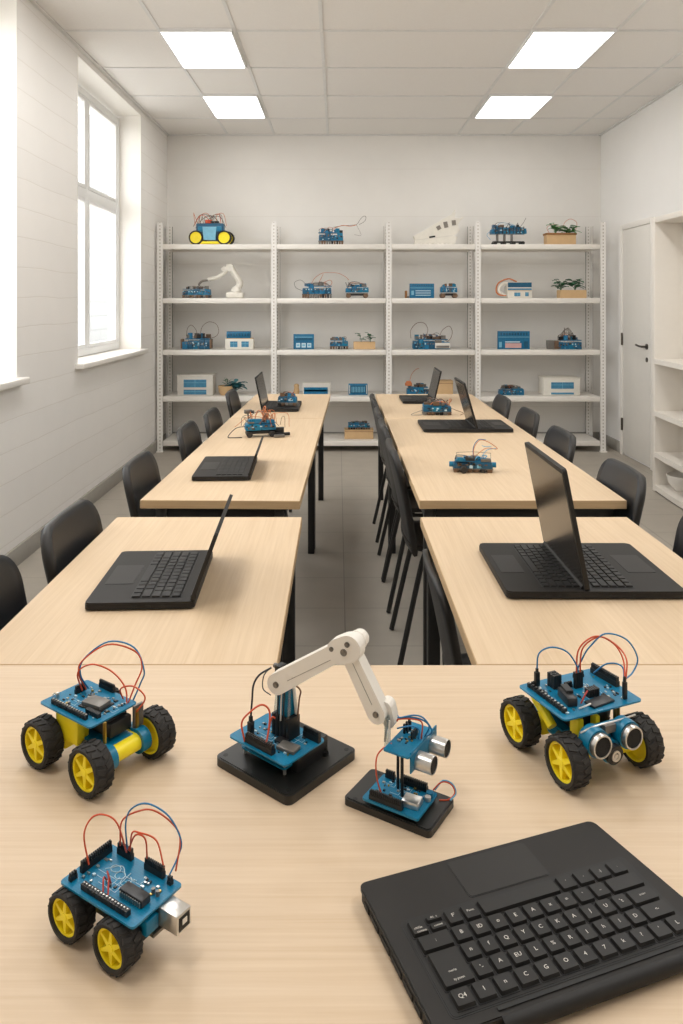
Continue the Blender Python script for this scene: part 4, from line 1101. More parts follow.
def kit(name, label, cat, x, y, z, w_, d_, h_, seed, rotz=0, base='blocks', wires=4, wh=.06, colors=('orange', 'grey', 'black'), group=None, n_top=6, blue='blue_shelf'):
    """small blue electronics robot: blocky feet or wheels, stacked blue boards, odd parts on top, wires"""
    rnd = random.Random(seed); t = thing(name, label, cat, (x, y, z), rotz, group)
    zb = 0.0
    if base == 'blocks':
        n = max(4, int(w_ / .022)); fh = h_ * .26; zb = fh
        f = MB()
        for k in range(n):
            xx = -w_ / 2 + w_ * (k + .5) / n
            for yy in (-d_ * .3, d_ * .3): f.box((xx, yy, fh / 2), (w_ / n * .8, d_ * .34, fh * rnd.uniform(.8, 1)), rnd.choice(['brown_metal', 'chip_grey', 'header', 'brown_metal']), bev=.002)
        f.box((0, 0, fh * .9), (w_, d_ * .9, fh * .25), 'chip_grey'); f.build('base', t)
    elif base in ('wheels', 'brown_wheels'):
        fh = h_ * .34; zb = fh * 1.15; r = fh / 2; mt = 'tire' if base == 'wheels' else 'brown_metal'
        for xx in (-w_ * .36, w_ * .36):
            for yy in (-d_ * .42, d_ * .42):
                wl = MB(); wl.lathe([(0, -.008), (r * .8, -.011), (r, -.008), (r, .008), (r * .8, .011), (0, .008)], mt, 18, Matrix.Translation((xx, yy, r)) @ Matrix.Rotation(R(90), 4, 'X')); wl.build('wheel', t)
        c = MB(); c.box((0, 0, fh * .75), (w_ * .9, d_ * .6, fh * .5), 'header', bev=.002); c.build('chassis', t)
    elif base == 'legs':
        fh = h_ * .55; zb = fh
        for xx in (-w_ * .38, -w_ * .13, w_ * .13, w_ * .38):
            for yy in (-d_ * .38, d_ * .38):
                wl = MB(); wl.lathe([(0, -.012), (.016, -.012), (.018, -.006), (.018, .006), (.016, .012), (0, .012)], 'tire', 16, Matrix.Translation((xx, yy, .018)) @ Matrix.Rotation(R(90), 4, 'X')); wl.build('wheel', t)
        l = MB()
        for xx in (-w_ * .3, -w_ * .1, w_ * .1): l.box((xx, 0, fh * .6), (.014, d_ * .4, fh * .8), 'chip_grey')
        l.box((0, 0, .03), (w_ * .85, d_ * .5, .012), 'header'); l.build('chassis', t)
    hb = (h_ - zb)
    b = MB(); nb = max(2, int(w_ / .05))
    for k in range(nb):
        ww = w_ * .96 / nb; hh = hb * rnd.uniform(.46, .66); b.box((-w_ * .48 + ww * (k + .5), rnd.uniform(-.05, .05) * d_, zb + hh / 2), (ww * .96, d_ * rnd.uniform(.85, 1), hh), rnd.choice([blue, blue, 'blue', 'window_teal']), bev=.003)
    b.box((0, 0, zb + hb * .2), (w_ * .97, d_ * .8, hb * .36), blue)
    for k in range(max(5, int(w_ / .018))): b.box((rnd.uniform(-.45, .45) * w_, -d_ / 2 - .0008, zb + .007 + hb * rnd.uniform(.02, .40)), (rnd.uniform(.006, .016), .004, rnd.uniform(.006, .012)), rnd.choice(['blue_pale', 'header', 'brown_metal', 'header', 'trace', 'chip_grey']))
    n = max(3, int(w_ / .03))
    for k in range(n): b.box((-w_ * .4 + w_ * .8 * (k + .5) / n, -d_ / 2 - .0015, zb + hb * .38), (.010, .003, hb * .10), rnd.choice(['header', 'trace', 'chip_grey', 'brown_metal']))
    b.build('control_box', t)
    b = MB(); b.box((rnd.uniform(-.08, .08) * w_, 0, zb + hb * .66), (w_ * .84, d_ * .85, hb * .06), 'pcb_small'); b.build('circuit_board', t)
    tp = MB()
    for k in range(n_top + 4):
        ww = rnd.uniform(.012, .03) * min(1.4, w_ / .12); hh = hb * rnd.uniform(.15, .40)
        tp.box((rnd.uniform(-.38, .38) * w_, rnd.uniform(-.35, .35) * d_, zb + hb * .66 + hh / 2), (ww, ww * .8, hh), rnd.choice(['header', 'blue_shelf', 'chip_grey', 'blue', 'brown_metal']), rnd.uniform(-.4, .4))
    tp.build('components', t)
    arcs(t, rnd, wires + 2, 0, 0, zb + hb * .66, w_ * .45, d_ * .35, wh, colors)
    return t

# on the rear tables
def table_robot_left():
    t = kit('robot_kit', 'tangle-wired blue robot in the middle of the long window-side table', 'robot kit', -.374, 3.70, TZ, .150, .075, .085, 101, R(12), 'wheels', 9, .075, ('orange', 'orange', 'grey', 'orange', 'brown'), n_top=9)
    MB().tube([(-.06, -.01, .05), (-.115, -.015, .045), (-.155, -.02, .006), (-.13, -.03, .0025), (-.09, -.03, .0025)], .002, WIRE['black'], 6, 6).build('cable', t)
    arcs(t, random.Random(5), 8, .01, .0, .05, .10, .04, .07, ('orange', 'brown', 'grey', 'orange'), .0013, 1.3)
    m = MB(); m.box((.105, -.03, .012), (.07, .016, .014), 'header', R(6), bev=.002); m.box((.09, .0, .022), (.05, .03, .036), 'header', R(-10), bev=.002); m.box((.085, -.055, .008), (.05, .02, .012), 'chip_grey', R(4), bev=.002); m.build('motor_arm', t)
    m = MB(); m.cyl((-.045, .035, .02), (-.055, .04, .105), .004, 'chip_grey', 8); m.box((-.055, .035, .115), (.035, .02, .018), 'chip_grey', R(20), bev=.002); m.cyl((-.04, .028, .115), (-.028, .022, .115), .007, 'header', 12); m.build('camera_mast', t)
table_robot_left()
kit('robot_kit', 'little blue robot resting on the keyboard of the far window-side laptop', 'robot kit', -.305, 4.66, TZ + .0205, .115, .06, .075, 102, R(-8), 'blocks', 4, .03, ('grey', 'orange', 'black'), n_top=8)
def table_robot_right():
    t = kit('robot_kit', 'low blue robot with an orange wire loop in the open middle of the door-side table', 'robot kit', .512, 2.93, TZ, .150, .060, .056, 103, R(-6), 'blocks', 3, .02, ('grey', 'sky', 'black'), n_top=9)
    for sx in (-1, 1):
        w_ = MB(); w_.cyl((sx * .088, .0, .026), (sx * .073, .0, .026), .010, 'blue', 12); w_.build('side_motor', t)
    w_ = MB(); w_.lathe([(0, -.008), (.011, -.009), (.014, -.006), (.014, .006), (.011, .009), (0, .008)], 'tire', 18, Matrix.Translation((-.035, -.040, .014)) @ Matrix.Rotation(R(90), 4, 'X')); w_.build('wheel', t)
    for pts, c in (([(.005, 0, .045), (.005, 0, .085), (.025, 0, .117), (.055, 0, .114), (.090, .0, .092), (.086, 0, .086), (.050, 0, .088), (.012, 0, .060)], 'orange'),
                   ([(.004, 0, .045), (.003, 0, .090), (.022, 0, .120), (.050, 0, .120)], 'blue'),
                   ([(.03, 0, .050), (.055, 0, .082), (.088, 0, .088)], 'sky'), ([(.035, 0, .098), (.05, 0, .094), (.07, 0, .096)], 'sky')):
        MB().tube(pts, .0013, WIRE[c], 6, 6).build('jumper_wire', t)
    fr = MB()
    for x in (-.06, .07): fr.cyl((x, .02, .03), (x, .02, .066), .0012, 'clear', 6)
    fr.tube([(-.06, .02, .066), (0, .02, .070), (.07, .02, .066)], .0010, WIRE['grey'], 5, 4); fr.build('wire_frame', t)
table_robot_right()
def table_robot_far():
    t = kit('robot_kit', 'dark blue wired robot between the two laptops at the far door-side table', 'robot kit', .566, 4.42, TZ, .165, .08, .075, 104, 0, 'blocks', 8, .04, ('brown', 'grey', 'orange'), n_top=9, blue='window_teal')
    m = MB(); m.tube([(.06, 0, .05), (.10, -.01, .03), (.15, -.02, .012), (.13, -.04, .003)], .0016, WIRE['brown'], 5, 5); m.build('jumper_wire', t)
    m = MB(); m.tube([(-.05, 0, .03), (-.10, -.01, .02), (-.15, -.03, .003), (-.11, -.04, .003), (-.08, -.03, .003)], .0016, WIRE['grey'], 5, 5); m.build('jumper_wire', t)
table_robot_far()

# ------------------------------------------------------------------ shelf contents
F_ = 770.0
def sx(px_, y): return (px_ - 338.0) * y / F_
def sm(n, y): return n * y / F_
IY = 7.26

def panel(name, label, x0, x1, hpx, lev, style=0, depth=.03, cat='display board'):
    y = IY - .02; w_, h_ = sm(x1 - x0, y), sm(hpx, y)
    t = thing(name, label, cat, (sx((x0 + x1) / 2, y), y, levels[lev]))
    m = MB(); m.box((0, 0, h_ / 2), (w_, depth, h_), 'blue_shelf', bev=.003); m.build('housing', t)
    f = -depth / 2 - .0015
    if style == 0:       # terminal row on top, outlined panel beneath
        s = MB(); n = 9
        for k in range(n): s.box((-w_ * .42 + w_ * .84 * (k + .5) / n, f, h_ * .88), (w_ * .05, .003, h_ * .08), 'window_teal')
        s.box((0, f, h_ * .70), (w_ * .96, .003, h_ * .03), 'blue_pale'); s.build('terminal_row', t)
        s = MB()
        for k, ww in enumerate((.62, .62, .62)): s.box((w_ * .05, f, h_ * (.20 + .15 * k)), (w_ * ww, .003, h_ * .05), 'trace')
        s.box((-w_ * .38, f, h_ * .36), (w_ * .10, .003, h_ * .3), 'blue_pale'); s.build('printed_lines', t)
    elif style == 1:     # three pale squares in a row
        s = MB()
        for k in (-1, 0, 1):
            s.box((k * w_ * .27, f, h_ * .26), (w_ * .2, .003, h_ * .30), 'trace'); s.box((k * w_ * .27, f - .001, h_ * .26), (w_ * .13, .003, h_ * .12), 'blue_pale')
        s.build('push_buttons', t)
        s = MB(); s.box((0, f, h_ * .80), (w_ * .86, .003, h_ * .05), 'blue_pale'); s.box((0, f, h_ * .66), (w_ * .80, .003, h_ * .16), 'window_teal'); s.build('display', t)
    elif style == 2:     # framed slanted display
        s = MB(); s.box((0, f, h_ * .50), (w_ * .86, .003, h_ * .70), 'window_teal'); s.build('display', t)
        s = MB()
        for k in range(9): s.box((-w_ * .36 + w_ * .08 * k + .008, f - .002, h_ * .50), (w_ * .035, .003, h_ * .5), 'blue_pale')
        for k in (-1, 1): s.box((k * w_ * .44, f - .001, h_ * .5), (w_ * .03, .004, h_ * .8), 'print_white')
        s.build('segments', t)
    elif style == 3:     # dark terminal row, pinkish screen
        s = MB()
        for k in range(10): s.box((-w_ * .44 + w_ * .88 * (k + .5) / 10, f, h_ * .84), (w_ * .05, .003, h_ * .14), 'window_teal')
        s.box((0, f, h_ * .67), (w_ * .98, .003, h_ * .03), 'blue_pale'); s.build('terminal_row', t)
        s = MB(); s.box((-w_ * .02, f, h_ * .20), (w_ * .50, .004, h_ * .26), 'pinkish'); s.box((-w_ * .04, f, h_ * .40), (w_ * .46, .003, h_ * .06), 'trace'); s.box((-w_ * .42, f, h_ * .25), (w_ * .08, .003, h_ * .3), 'blue_pale'); s.box((w_ * .38, f, h_ * .25), (w_ * .12, .003, h_ * .36), 'window_teal')
        s.build('display', t)
    return t

def white_box(name, label, cat, x0, x1, hpx, lev, wins_, top=None, m='print_white', depth=.12, roof=None, lid_=False):
    y = IY + .02; w_, h_ = sm(x1 - x0, y), sm(hpx, y)
    t = thing(name, label, cat, (sx((x0 + x1) / 2, y), y, levels[lev])); f = -depth / 2 - .001
    if roof:
        hb = h_ * .58
        b = MB(); b.box((0, 0, hb / 2), (w_, depth, hb), m, bev=.004); b.box((0, 0, hb - .004), (w_ * .94, depth * .94, .02), 'cardboard'); b.build('body', t)
        r = MB(); r.box((-w_ * .04, .004, hb + (h_ - hb) / 2), (w_ * .84, depth * .8, h_ - hb), roof, bev=.002); ro = r.build('blue_top', t)
        s = MB()
        for k in range(8): s.box((-w_ * .04 - w_ * .36 + w_ * .1 * k + .004, f + depth * .09, hb + (h_ - hb) * .55), (w_ * .04, .004, (h_ - hb) * .35), 'window_teal')
        s.build('terminal_row', ro)
    else:
        hb = h_; b = MB(); b.box((0, 0, hb / 2), (w_, depth, hb), m, bev=.005); b.build('body', t)
        if lid_: b = MB(); b.box((0, 0, h_ * .97), (w_ * 1.03, depth * 1.04, h_ * .08), m, bev=.004); b.build('box_lid', t)
    for (u0, v0, u1, v1, mm) in wins_:
        s = MB(); s.box(((u0 + u1) / 2 * w_, f, (v0 + v1) / 2 * h_), ((u1 - u0) * w_, .004, (v1 - v0) * h_), mm)
        if (v1 - v0) > .2 and mm == 'window_blue':
            s.box(((u0 + u1) / 2 * w_, f - .001, (v0 + v1) / 2 * h_), (.004, .004, (v1 - v0) * h_), 'blue_pale'); s.box(((u0 + u1) / 2 * w_, f - .001, (v0 * .4 + v1 * .6) * h_), ((u1 - u0) * w_, .004, .004), 'blue_pale')
        s.build('window_panel', t)
    return t

def leaf(mb, base, d, ln, wd, m, droop=.3):
    d = Vector(d).normalized(); sd = d.cross(Vector((0, 0, 1)));
    sd = sd.normalized() if sd.length > 1e-4 else Vector((1, 0, 0)); b = Vector(base); mi = mb.mi(m); pts = []
    N_ = 5; L_ = []
    for k in range(N_ + 1):
        q = k / N_; c = b + d * ln * q - Vector((0, 0, 1)) * droop * ln * q * q; ww = wd * math.sin(math.pi * min(.98, .08 + q * .92)) ** .8
        L_.append((mb.bm.verts.new(c - sd * ww / 2), mb.bm.verts.new(c - Vector((0, 0, wd * .12))), mb.bm.verts.new(c + sd * ww / 2)))
    for a, c in zip(L_, L_[1:]): mb.face([a[0], a[1], c[1], c[0]], mi); mb.face([a[1], a[2], c[2], c[1]], mi)

def plant(parent, x, y, z, h_, spread, n, seed, m='leaf', ll=.05, lw=.028):
    rnd = random.Random(seed); mb = MB()
    for k in range(n):
        a = rnd.uniform(0, 6.283); rr = spread * rnd.uniform(.2, 1); hh = h_ * rnd.uniform(.35, 1)
        tip = (x + rr * math.cos(a), y + rr * .6 * math.sin(a), z + hh)
        mb.tube([(x, y, z), (x + rr * .35 * math.cos(a), y + rr * .2 * math.sin(a), z + hh * .6), tip], .0016, m, 4, 3)
        leaf(mb, tip, (math.cos(a), .6 * math.sin(a) - .3, rnd.uniform(-.1, .7)), ll * rnd.uniform(.7, 1.1), lw * rnd.uniform(.8, 1.1), m)
        leaf(mb, (x + rr * .6 * math.cos(a), y + rr * .4 * math.sin(a), z + hh * .75), (math.cos(a + 1.5), -.6, rnd.uniform(.1, .9)), ll * rnd.uniform(.6, 1.0), lw * rnd.uniform(.8, 1.1), m)
    return mb.build('plant', parent)

def planter(label, x0, x1, hbox, lev, plants, rim=True, name='planter', depth=.12, wires=(), soil_h=1.0):
    y = IY + .02; w_, h_ = sm(x1 - x0, y), sm(hbox, y)
    t = thing(name, label, 'planter', (sx((x0 + x1) / 2, y), y, levels[lev])); th = .008
    b = MB()
    for s in (-1, 1): b.box((s * (w_ / 2 - th / 2), 0, h_ / 2), (th, depth, h_), 'cardboard'); b.box((0, s * (depth / 2 - th / 2), h_ / 2), (w_ - 2 * th, th, h_), 'cardboard')
    b.box((0, 0, .004), (w_ - .01, depth - .01, .008), 'cardboard'); b.build('box', t)
    if rim:
        b = MB()
        for s in (-1, 1): b.box((s * (w_ / 2 - .004), 0, h_ - .004), (.022, depth + .014, .018), 'rim_brown', bev=.002); b.box((0, s * (depth / 2 - .002), h_ - .004), (w_ + .012, .020, .018), 'rim_brown', bev=.002)
        b.build('rim', t)
    MB().box((0, 0, h_ * .85 - .003), (w_ - .018, depth - .018, .012), 'soil').build('soil', t)
    for i, (u, hh, sp, n, sd, m, ll) in enumerate(plants): plant(t, u * w_, -.01, h_ * .85, hh, sp, n, sd, m, ll * 1.15, ll * .85)
    for pts, c in wires: MB().tube(pts, .0020, WIRE[c], 6, 6).build('wire', t)
    return t

# top shelf
def shelf_car():
    y = IY; t = thing('robot_car', 'toy-like blue robot car with two big yellow wheels on the top shelf, left bay', 'robot car', (sx(210.5, y), y, levels[0]))
    r = .068
    for x, yy in ((-.128, -.04), (.136, -.04), (-.11, .06), (.15, .06)):
        w_ = MB(); T = Matrix.Translation((x, yy, r)) @ Matrix.Rotation(R(90), 4, 'X'); w_.lathe([(r * .78, .024), (r * .9, .026), (r, .016), (r, -.02), (r * .9, -.026), (r * .78, -.024)], 'tire', 30, T, closed=True); wo = w_.build('wheel', t)
        m = MB(); m.lathe([(0, .020), (r * .2, .020), (r * .25, .014), (r * .7, .016), (r * .79, .022), (r * .79, -.02), (0, -.02)], 'yellow', 28, T); m.build('rim', wo)
    b = MB(); b.box((0, -.02, .022), (.36, .07, .026), 'yellow', bev=.005); b.build('bumper', t)
    b = MB(); b.box((0, .01, .125), (.26, .10, .16), 'window_teal', bev=.012); b.box((-.085, -.045, .15), (.05, .02, .05), 'blue', bev=.004); b.box((.085, -.045, .15), (.05, .02, .05), 'blue', bev=.004); b.build('body', t)
    b = MB(); b.prism([(-.055, .045), (.055, .045), (.065, .17), (-.065, .17)], 0, .012, 'blue_pale', Matrix.Translation((0, -.05, 0)) @ Matrix.Rotation(R(90), 4, 'X')); b.build('front_panel', t)
    b = MB(); b.box((-.02, 0, .222), (.06, .04, .034), WIRE['red'], .3, bev=.004); b.box((.04, 0, .215), (.08, .05, .022), 'header', bev=.003); b.build('components', t)
    rnd = random.Random(7); arcs(t, rnd, 14, 0, 0, .205, .13, .03, .10, ('grey', 'orange', 'black', 'brown', 'red'), .0024, 1.25)
shelf_car()
def shelf_robot_2():
    y = IY; t = kit('robot_kit', 'blue robot with a long trailing wire loop on the top shelf, second bay', 'robot kit', sx(331, y), y, levels[0], .235, .10, .155, 32, 0, 'blocks', 5, .05, ('orange', 'grey', 'black'), n_top=7)
    MB().tube([(.02, 0, .17), (.12, 0, .185), (.20, 0, .19), (.245, 0, .20), (.28, 0, .25), (.31, 0, .275), (.33, 0, .265), (.315, 0, .225), (.265, 0, .195)], .0022, WIRE['grey'], 6, 6).build('jumper_wire', t)
    MB().tube([(.03, -.02, .16), (.11, -.02, .185), (.18, -.02, .178), (.24, -.02, .19)], .003, WIRE['orange'], 6, 6).build('jumper_wire', t)
    MB().tube([(.24, -.02, .19), (.27, -.02, .13), (.28, -.02, .09), (.22, -.02, .10)], .0014, WIRE['grey'], 5, 6).build('jumper_wire', t)
shelf_robot_2()
def white_model():
    y = IY; t = thing('printed_model', 'white wedge-shaped printed model with small dark windows on the top shelf', 'model', (sx(413, y), y, levels[0]))
    k = sm(1, y); T = Matrix.Translation((0, .05, 0)) @ Matrix.Rotation(R(90), 4, 'X')
    P = [(1, 0), (2, 5), (0.5, 9), (8, 13), (20, 20), (36, 29.5), (42, 33), (41, 27), (48, 26), (44, 20), (46, 14), (40, 9), (44, 8), (41, 1), (36, 0)]
    m = MB(); m.prism([(a * k, b * k) for a, b in P], 0, .10, 'print_white', T); m.build('hull', t)
    m = MB()
    for a, b, ww, hh, r_ in ((25, 17, 4, 4, .5), (32, 20, 4, 6, .2), (40, 22, 4, 5, .1)): m.box((a * k, -.052, b * k), (ww * k, .006, hh * k), 'dark_hole', Matrix.Rotation(-r_, 3, 'Y'))
    m.build('window_hole', t)
    m = MB(); m.box((18.5 * k, -.052, 8 * k), (6 * k, .006, 1.6 * k), 'header', Matrix.Rotation(-.15, 3, 'Y')); m.build('slot', t)
    m = MB()
    for q in range(9): m.lathe([(0, .012), (.008, .010), (.012, 0)], 'print_white', 10, Matrix.Translation(((3 + 4.2 * q) * k, -.055, .004)))
    m.box((20 * k, -.052, 7 * k), (38 * k, .004, .004), 'grey_box', Matrix.Rotation(-.12, 3, 'Y')); m.build('lower_trim', t)
    m = MB(); m.cyl((39 * k, 0, 31 * k), (42 * k, 0, 35 * k), .006, 'print_white', 8); m.cyl((46 * k, 0, 25 * k), (50 * k, 0, 28 * k), .006, 'print_white', 8); m.build('spout', t)
white_model()
def rover_top():
    y = IY; t = kit('robot_rover', 'blue rover raised on legs and black wheels on the top shelf, right bay', 'robot', sx(508, y), y, levels[0], .34, .12, .19, 51, 0, 'legs', 4, .05, ('grey', 'sky', 'black'), n_top=5)
    b = MB()
    for k in range(9): b.box((-.13 + k * .033, -.063, .135), (.006, .004, .07), 'header')
    b.build('rail', t)
    MB().tube([(-.15, 0, .14), (-.20, -.01, .10), (-.17, -.02, .05)], .002, WIRE['sky'], 5, 5).build('jumper_wire', t); MB().tube([(.12, 0, .18), (.15, 0, .22), (.17, 0, .26)], .002, WIRE['grey'], 5, 5).build('jumper_wire', t)
rover_top()
planter('tan wooden planter with brown rim and orange wire arch on the top shelf', 545.5, 574, 11.5, 0,
        [(-.17, .12, .06, 13, 61, 'leaf', .055), (.30, .10, .06, 12, 62, 'leaf', .06)], True,
        wires=[([(-.09, 0, .10), (-.12, 0, .17), (-.05, 0, .20), (.02, 0, .17), (.05, 0, .22), (.10, 0, .25), (.155, 0, .225), (.16, 0, .18), (.14, 0, .12)], 'orange')])
# second shelf
kit('robot_kit', 'squat blue circuit block beside the small white robot arm, second shelf', 'robot kit', sx(197, IY), IY, levels[1], .265, .10, .112, 71, 0, 'blocks', 3, .03, ('grey', 'black', 'brown'), n_top=5)
def shelf_arm():
    y = IY - .01; t = thing('articulated_robot', 'small white robot arm bending over on the second shelf, left bay', 'robot arm', (sx(235, y), y, levels[1]))
    k = sm(1, y)
    m = MB(); m.box((0, 0, 2.8 * k), (17 * k, .10, 5.6 * k), 'print_white', bev=.012); m.lathe([(.05, 0), (.052, .02), (.036, .045), (.030, .06), (0, .062)], 'print_white', 20, Matrix.Translation((.01, 0, 5 * k))); m.build('base', t)
    m = MB(); m.tube([(2 * k, 0, 9 * k), (5 * k, 0, 15 * k), (0, 0, 24 * k), (-4 * k, 0, 30 * k)], .030, 'print_white', 10, 4); m.build('lower_arm', t)
    m = MB(); m.cyl((-5 * k, -.03, 30.5 * k), (-5 * k, .03, 30.5 * k), .036, 'print_white', 18); m.box((-10 * k, 0, 28.5 * k), (.06, .05, .05), 'print_white', Matrix.Rotation(.7, 3, 'Y'), bev=.008); m.build('elbow', t)
    m = MB(); m.tube([(-7 * k, 0, 30 * k), (-12 * k, 0, 24 * k), (-18 * k, 0, 20.5 * k), (-27 * k, 0, 18.5 * k)], .019, 'print_white', 10, 5); m.build('upper_arm', t)
    m = MB(); m.tube([(-24 * k, 0, 18 * k), (-32 * k, 0, 17.2 * k), (-35.5 * k, 0, 14.5 * k), (-36 * k, 0, 12.4 * k)], .010, WIRE['grey'], 8, 5); m.build('hose', t)
shelf_arm()
def pair_left():
    t = kit('robot_kit', 'larger blue robot with dark wheels and red arching wires on the second shelf, second bay', 'robot kit', sx(317, IY), IY, levels[1], .28, .11, .15, 81, 0, 'blocks', 3, .04, ('grey', 'orange', 'black'), n_top=7)
    for pts, c in (([(-.06, 0, .12), (-.02, 0, .19), (.05, 0, .235), (.12, 0, .24), (.20, 0, .235), (.27, 0, .20), (.30, -.03, .17)], 'orange'), ([(0, 0, .12), (.03, 0, .17), (.06, 0, .23)], 'orange'), ([(-.10, 0, .12), (-.15, 0, .17), (-.21, 0, .15), (-.20, 0, .10), (-.14, 0, .07)], 'grey'), ([(.05, 0, .14), (.12, 0, .17), (.14, 0, .14), (.10, 0, .09)], 'orange')):
        MB().tube(pts, .0022, WIRE[c], 6, 6).build('jumper_wire', t)
pair_left()
kit('robot_kit', 'smaller blue robot on stubby brown wheels at the right of the second bay, second shelf', 'robot kit', sx(357, IY), IY, levels[1], .225, .11, .135, 82, 0, 'brown_wheels', 5, .045, ('grey', 'orange', 'black'), n_top=6)
panel('control_panel', 'upright teal blue control panel with printed lines on the second shelf, third bay', 409.5, 434, 14.5, 1, 0)
def knob_left():
    y = IY - .01; m = MB(); m.box((0, 0, .035), (.022, .03, .07), 'rim_brown', bev=.004); m.cyl((.018, -.01, 0), (.018, -.01, .018), .012, 'chip_grey', 12)
    tag(m.build('wooden_block', loc=(sx(406, y), y, levels[1])), 'thin brown block left of the teal control panel, second shelf', 'block')
knob_left()
kit('robot_rover', 'mini blue rover on brown wheels beside the teal control panel, second shelf', 'robot', sx(448.5, IY), IY, levels[1], .16, .09, .135, 84, 0, 'brown_wheels', 2, .02, ('orange', 'grey'), n_top=3)
def white_device():
    t = white_box('white_device', 'white box with teal top and coiled orange hose on the second shelf, right bay', 'device', 506, 530.5, 16, 1, [(-.22, .12, .02, .34, 'window_blue'), (.22, .12, .36, .36, 'window_blue')], roof=None)
    w_ = sm(24.5, IY + .02); h_ = sm(16, IY + .02); f = -.061
    m = MB(); m.box((0, f, h_ * .82), (w_ * .96, .006, h_ * .30), 'window_teal'); m.box((0, f, h_ * .55), (w_ * .96, .005, h_ * .10), 'window_blue'); m.box((0, f, h_ * .46), (w_ * .96, .005, h_ * .03), 'cardboard'); m.build('display', t)
    m = MB(); m.tube([(-.02, -.02, h_ * 1.02), (-.10, -.03, h_ * 1.2), (-.19, -.03, h_ * .95), (-.215, -.03, h_ * .5), (-.19, -.03, h_ * .22), (-.12, -.03, h_ * .15)], .007, WIRE['orange'], 8, 6); m.build('hose', t)
    m = MB(); m.tube([(-.11, -.02, h_ * .95), (-.175, -.02, h_ * .75), (-.185, -.02, h_ * .4), (-.12, -.02, h_ * .1)], .016, 'print_white', 10, 6); m.build('handle', t)
white_device()
planter('low tan planter with dark leafy stems on the second shelf, right bay', 558.5, 584.5, 8, 1,
        [(-.42, .12, .05, 14, 63, 'leaf_dark', .055), (.12, .12, .07, 12, 64, 'leaf_dark', .06)], False)
# third shelf
def blue_third():
    t = kit('robot_kit', 'blue circuit robot with two tall wire hoops on the third shelf, left bay', 'robot kit', sx(197, IY), IY, levels[2], .27, .11, .145, 91, 0, 'none', 3, .03, ('grey', 'orange', 'black'), n_top=8)
    for pts in ([(-.10, 0, .12), (-.09, 0, .19), (-.055, 0, .225), (-.01, 0, .18), (.0, 0, .12)], [(.03, 0, .13), (.05, 0, .21), (.11, 0, .255), (.18, 0, .235), (.205, 0, .17), (.18, 0, .12), (.12, 0, .10)]):
        MB().tube(pts, .0022, WIRE['brown'], 6, 6).build('jumper_wire', t)
    m = MB()
    for s in (-1, 1): m.box((s * .135, -.01, .05), (.02, .08, .09), 'brown_metal', bev=.004)
    m.build('end_block', t)
blue_third()
white_box('model_house', 'white model house with flat blue roof and two blue windows, third shelf', 'model house', 226, 254, 17.5, 2, [(-.32, .12, -.06, .44, 'window_blue'), (.08, .12, .34, .44, 'window_blue')], roof='blue_shelf')
panel('control_panel', 'small blue panel with three pale buttons on the third shelf, second bay', 293.5, 314, 15, 2, 1)
kit('robot_kit', 'tiny blue circuit stack next to the sprout planter, third shelf', 'robot kit', sx(339, IY), IY, levels[2], .175, .09, .11, 93, 0, 'blocks', 3, .03, ('grey', 'black'), n_top=6)
planter('small tan box with two thin sprouts on the third shelf, second bay', 353.5, 375, 7, 2, [(-.15, .10, .03, 4, 65, 'leaf_dark', .045), (.28, .10, .025, 4, 66, 'leaf_dark', .045)], False)
def blue_third_mid():
    t = kit('robot_kit', 'long blue robot with tall hooped wires on the third shelf, third bay', 'robot kit', sx(431, IY), IY, levels[2], .36, .11, .135, 94, 0, 'none', 4, .06, ('brown', 'grey'), n_top=8)
    for pts in ([(-.19, 0, .10), (-.19, 0, .18), (-.13, 0, .245), (-.06, 0, .24), (-.03, 0, .18), (-.05, 0, .11)], [(.08, 0, .12), (.11, 0, .18), (.17, 0, .215), (.20, 0, .17), (.19, 0, .11), (.15, 0, .06)]):
        MB().tube(pts, .0024, WIRE['brown'], 6, 6).build('jumper_wire', t)
    m = MB(); m.box((.10, -.06, .035), (.14, .03, .05), 'grey_box', bev=.003); m.box((.10, -.077, .025), (.12, .004, .02), 'chip_grey'); m.box((.06, -.06, .075), (.06, .03, .03), 'chip_grey', bev=.003); m.build('front_module', t)
blue_third_mid()
panel('control_panel', 'teal panel with pinkish screen on the third shelf, right bay', 497.5, 529.5, 18, 2, 3)
def jumble():
    t = kit('robot_kit', 'heaped wiry robot with a tall antenna knot on the third shelf, right bay', 'robot kit', sx(568, IY), IY, levels[2], .235, .11, .125, 96, 0, 'none', 9, .07, ('grey', 'brown', 'grey', 'orange'), n_top=10)
    m = MB(); m.box((-.165, 0, .04), (.06, .08, .08), 'chip_grey', bev=.003); m.box((-.12, -.01, .040), (.04, .08, .078), 'brown_metal', bev=.003); m.build('power_block', t)
    m = MB(); m.cyl((-.03, 0, .10), (-.035, 0, .20), .003, WIRE['grey'], 6)
    for k in range(5): m.tube([(-.10 + .02 * k, 0, .11), (-.06 + .012 * k, 0, .15 + .01 * k), (-.02 + .008 * k, 0, .19), (.02 + .01 * k, 0, .12)], .0022, WIRE['grey'], 5, 4)
    m.build('antenna', t)
jumble()
